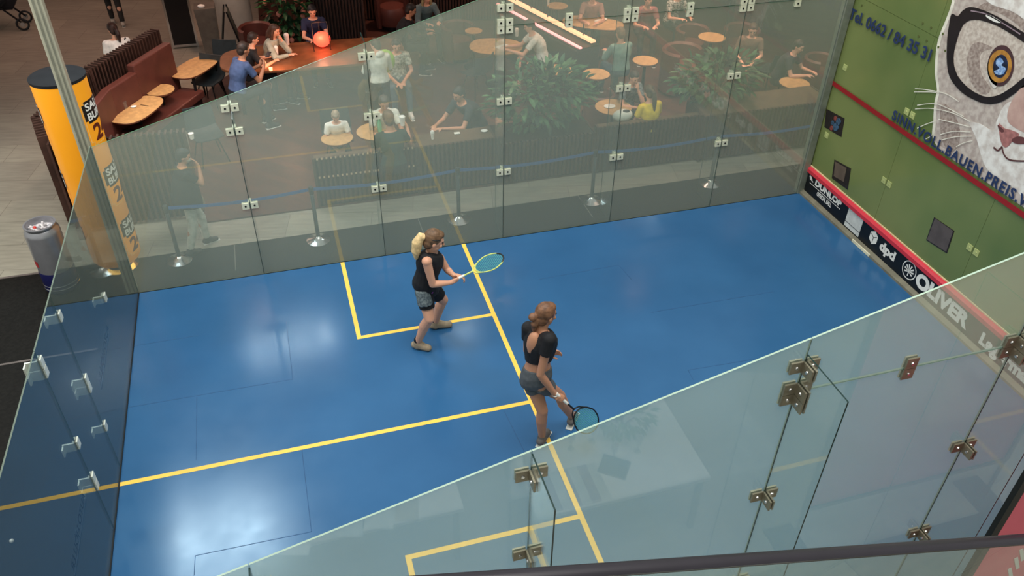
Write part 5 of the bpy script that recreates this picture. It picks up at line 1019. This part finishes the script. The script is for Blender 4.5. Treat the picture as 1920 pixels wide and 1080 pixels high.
# standing figures
person(standing(hd_at(706, 84, 1.50, 0, .05), rad(10), .93, .03, (-.5, .9, -.4), .06, 'front'), 'person in white hooded jacket with lime bag seen from behind', gp, .93, sk='light', hair='short', haircol=(70, 56, 46), top=cl_((200, 204, 194)), sleeve='long', bcol=(44, 44, 50), hoodie=True)
p = G(720, 108, 1.2); mb = MB(); mb.ell((p.x+.02, p.y+.05, 1.12), .17, .12, .2); tag(mb.build('lime_bag', mat('lime', (150, 200, 90), .6)), 'lime green round bag beside the white hooded jacket', 'bag')
def bagstrap(J, hf, t, s):
    c = MB(); c.path([J['shR']+Vector((0, -.03, .06)), J['chest']+Vector((0, -.14, .0)), J['pelvis']+Vector((-.1, -.13, 0))], .012, 6); c.build('bag_strap', M_dark, t)
person(standing(hd_at(212, 52, 1.55, 0, .05, -.03), rad(15), .96, .03, (-.3, 1, -.2), .1, 'side'), 'woman in white top with dark ponytail walking behind the slatted screen', gp, .96, sk='light', hair='pony', haircol=(52, 32, 26), top=cl_((232, 228, 220)), bcol=(50, 46, 50), extras=bagstrap)
pp = G(222, 44, 0); person(standing((pp.x, pp.y, -.03), rad(10), 1.0, .0, (0, 1, -.1), .16), 'person in dark trousers walking at the top edge of the hall', gp, 1.0, sk='light', top=cl_((60, 56, 54)), bcol=(40, 38, 36), shoe=(176, 168, 156))
def wmask(J, hf, t, s):
    h, f, sd, u = hf; c = MB(); c.ell(h+f*.055-u*.035, .05, .045, .045, (sd, f, u)); c.build('face_mask', mat('mask_pale', (170, 160, 146), .7), t)
    c = MB(); a_ = J['neck']-Vector((0, 0, .06)); b_ = J['pelvis']-Vector((0, 0, .05)); tube_loft(c, [(a_, sd, f, .10, .08), (a_.lerp(b_, .25), sd, f, .20, .15), (a_.lerp(b_, .6), sd, f, .22, .18), (b_, sd, f, .235, .20)]); c.build('coat', mat('coat_black', (24, 26, 28), .9, 0, .2, 20), t)
    c = MB(); p_ = J['wrL']; c.ell(p_+Vector((.04, -.02, -.14)), .11, .05, .17); c.build('cloth_bag', mat('beige_bag', (150, 136, 112), .8), t)
pw_ = Vector((.74, 7.28, -.03)); person(standing(pw_, rad(-72), .88, .05, (.25, 1, -.25), .16, 'face'), 'masked person in black top and white trousers walking outside the far glass, left', gp, .92, sk='tan', hair='short', haircol=(30, 28, 28), top=cl_((22, 24, 26)), sleeve='short', bcol=(196, 196, 186), shoe=(60, 56, 54), extras=wmask)
bt = G(712, 240, .80); t = thing('water_bottle', (bt.x, bt.y, .737), 'green-white drinks bottle on the round table of the pair', 'bottle'); mb = MB(); mb.lathe((bt.x, bt.y, .735), [(.03, 0), (.034, .02), (.034, .14), (.014, .20), (.014, .23)], 16); mb.build('bottle_body', mat('bottle_green', (120, 190, 150), .3), t); mb = MB(); mb.lathe((bt.x, bt.y, .965), [(.016, 0), (.016, .02)], 12); mb.build('bottle_cap', M_white, t)
for nm, (px, py) in (('phone', (503, 102)),):
    p = G(px, py, 1.10); mb = MB(); mb.obox(p, Vector((.3, .9, .2)).normalized(), Vector((.9, -.3, 0)).normalized(), Vector((-.1, -.2, .95)).normalized(), .075, .036, .005); tag(mb.build('mobile_phone', mat('phone_black', (30, 30, 36), .2), smooth=False), 'dark mobile phone held by the man in blue', 'phone')
plant('potted_plant', (4.78, -1.95, .745), .30, .26, .22, 130, [(70, 130, 70), (96, 150, 90)], 'small green plant on the right table outside near glass', seed=21, leafl=.09, stems=5)
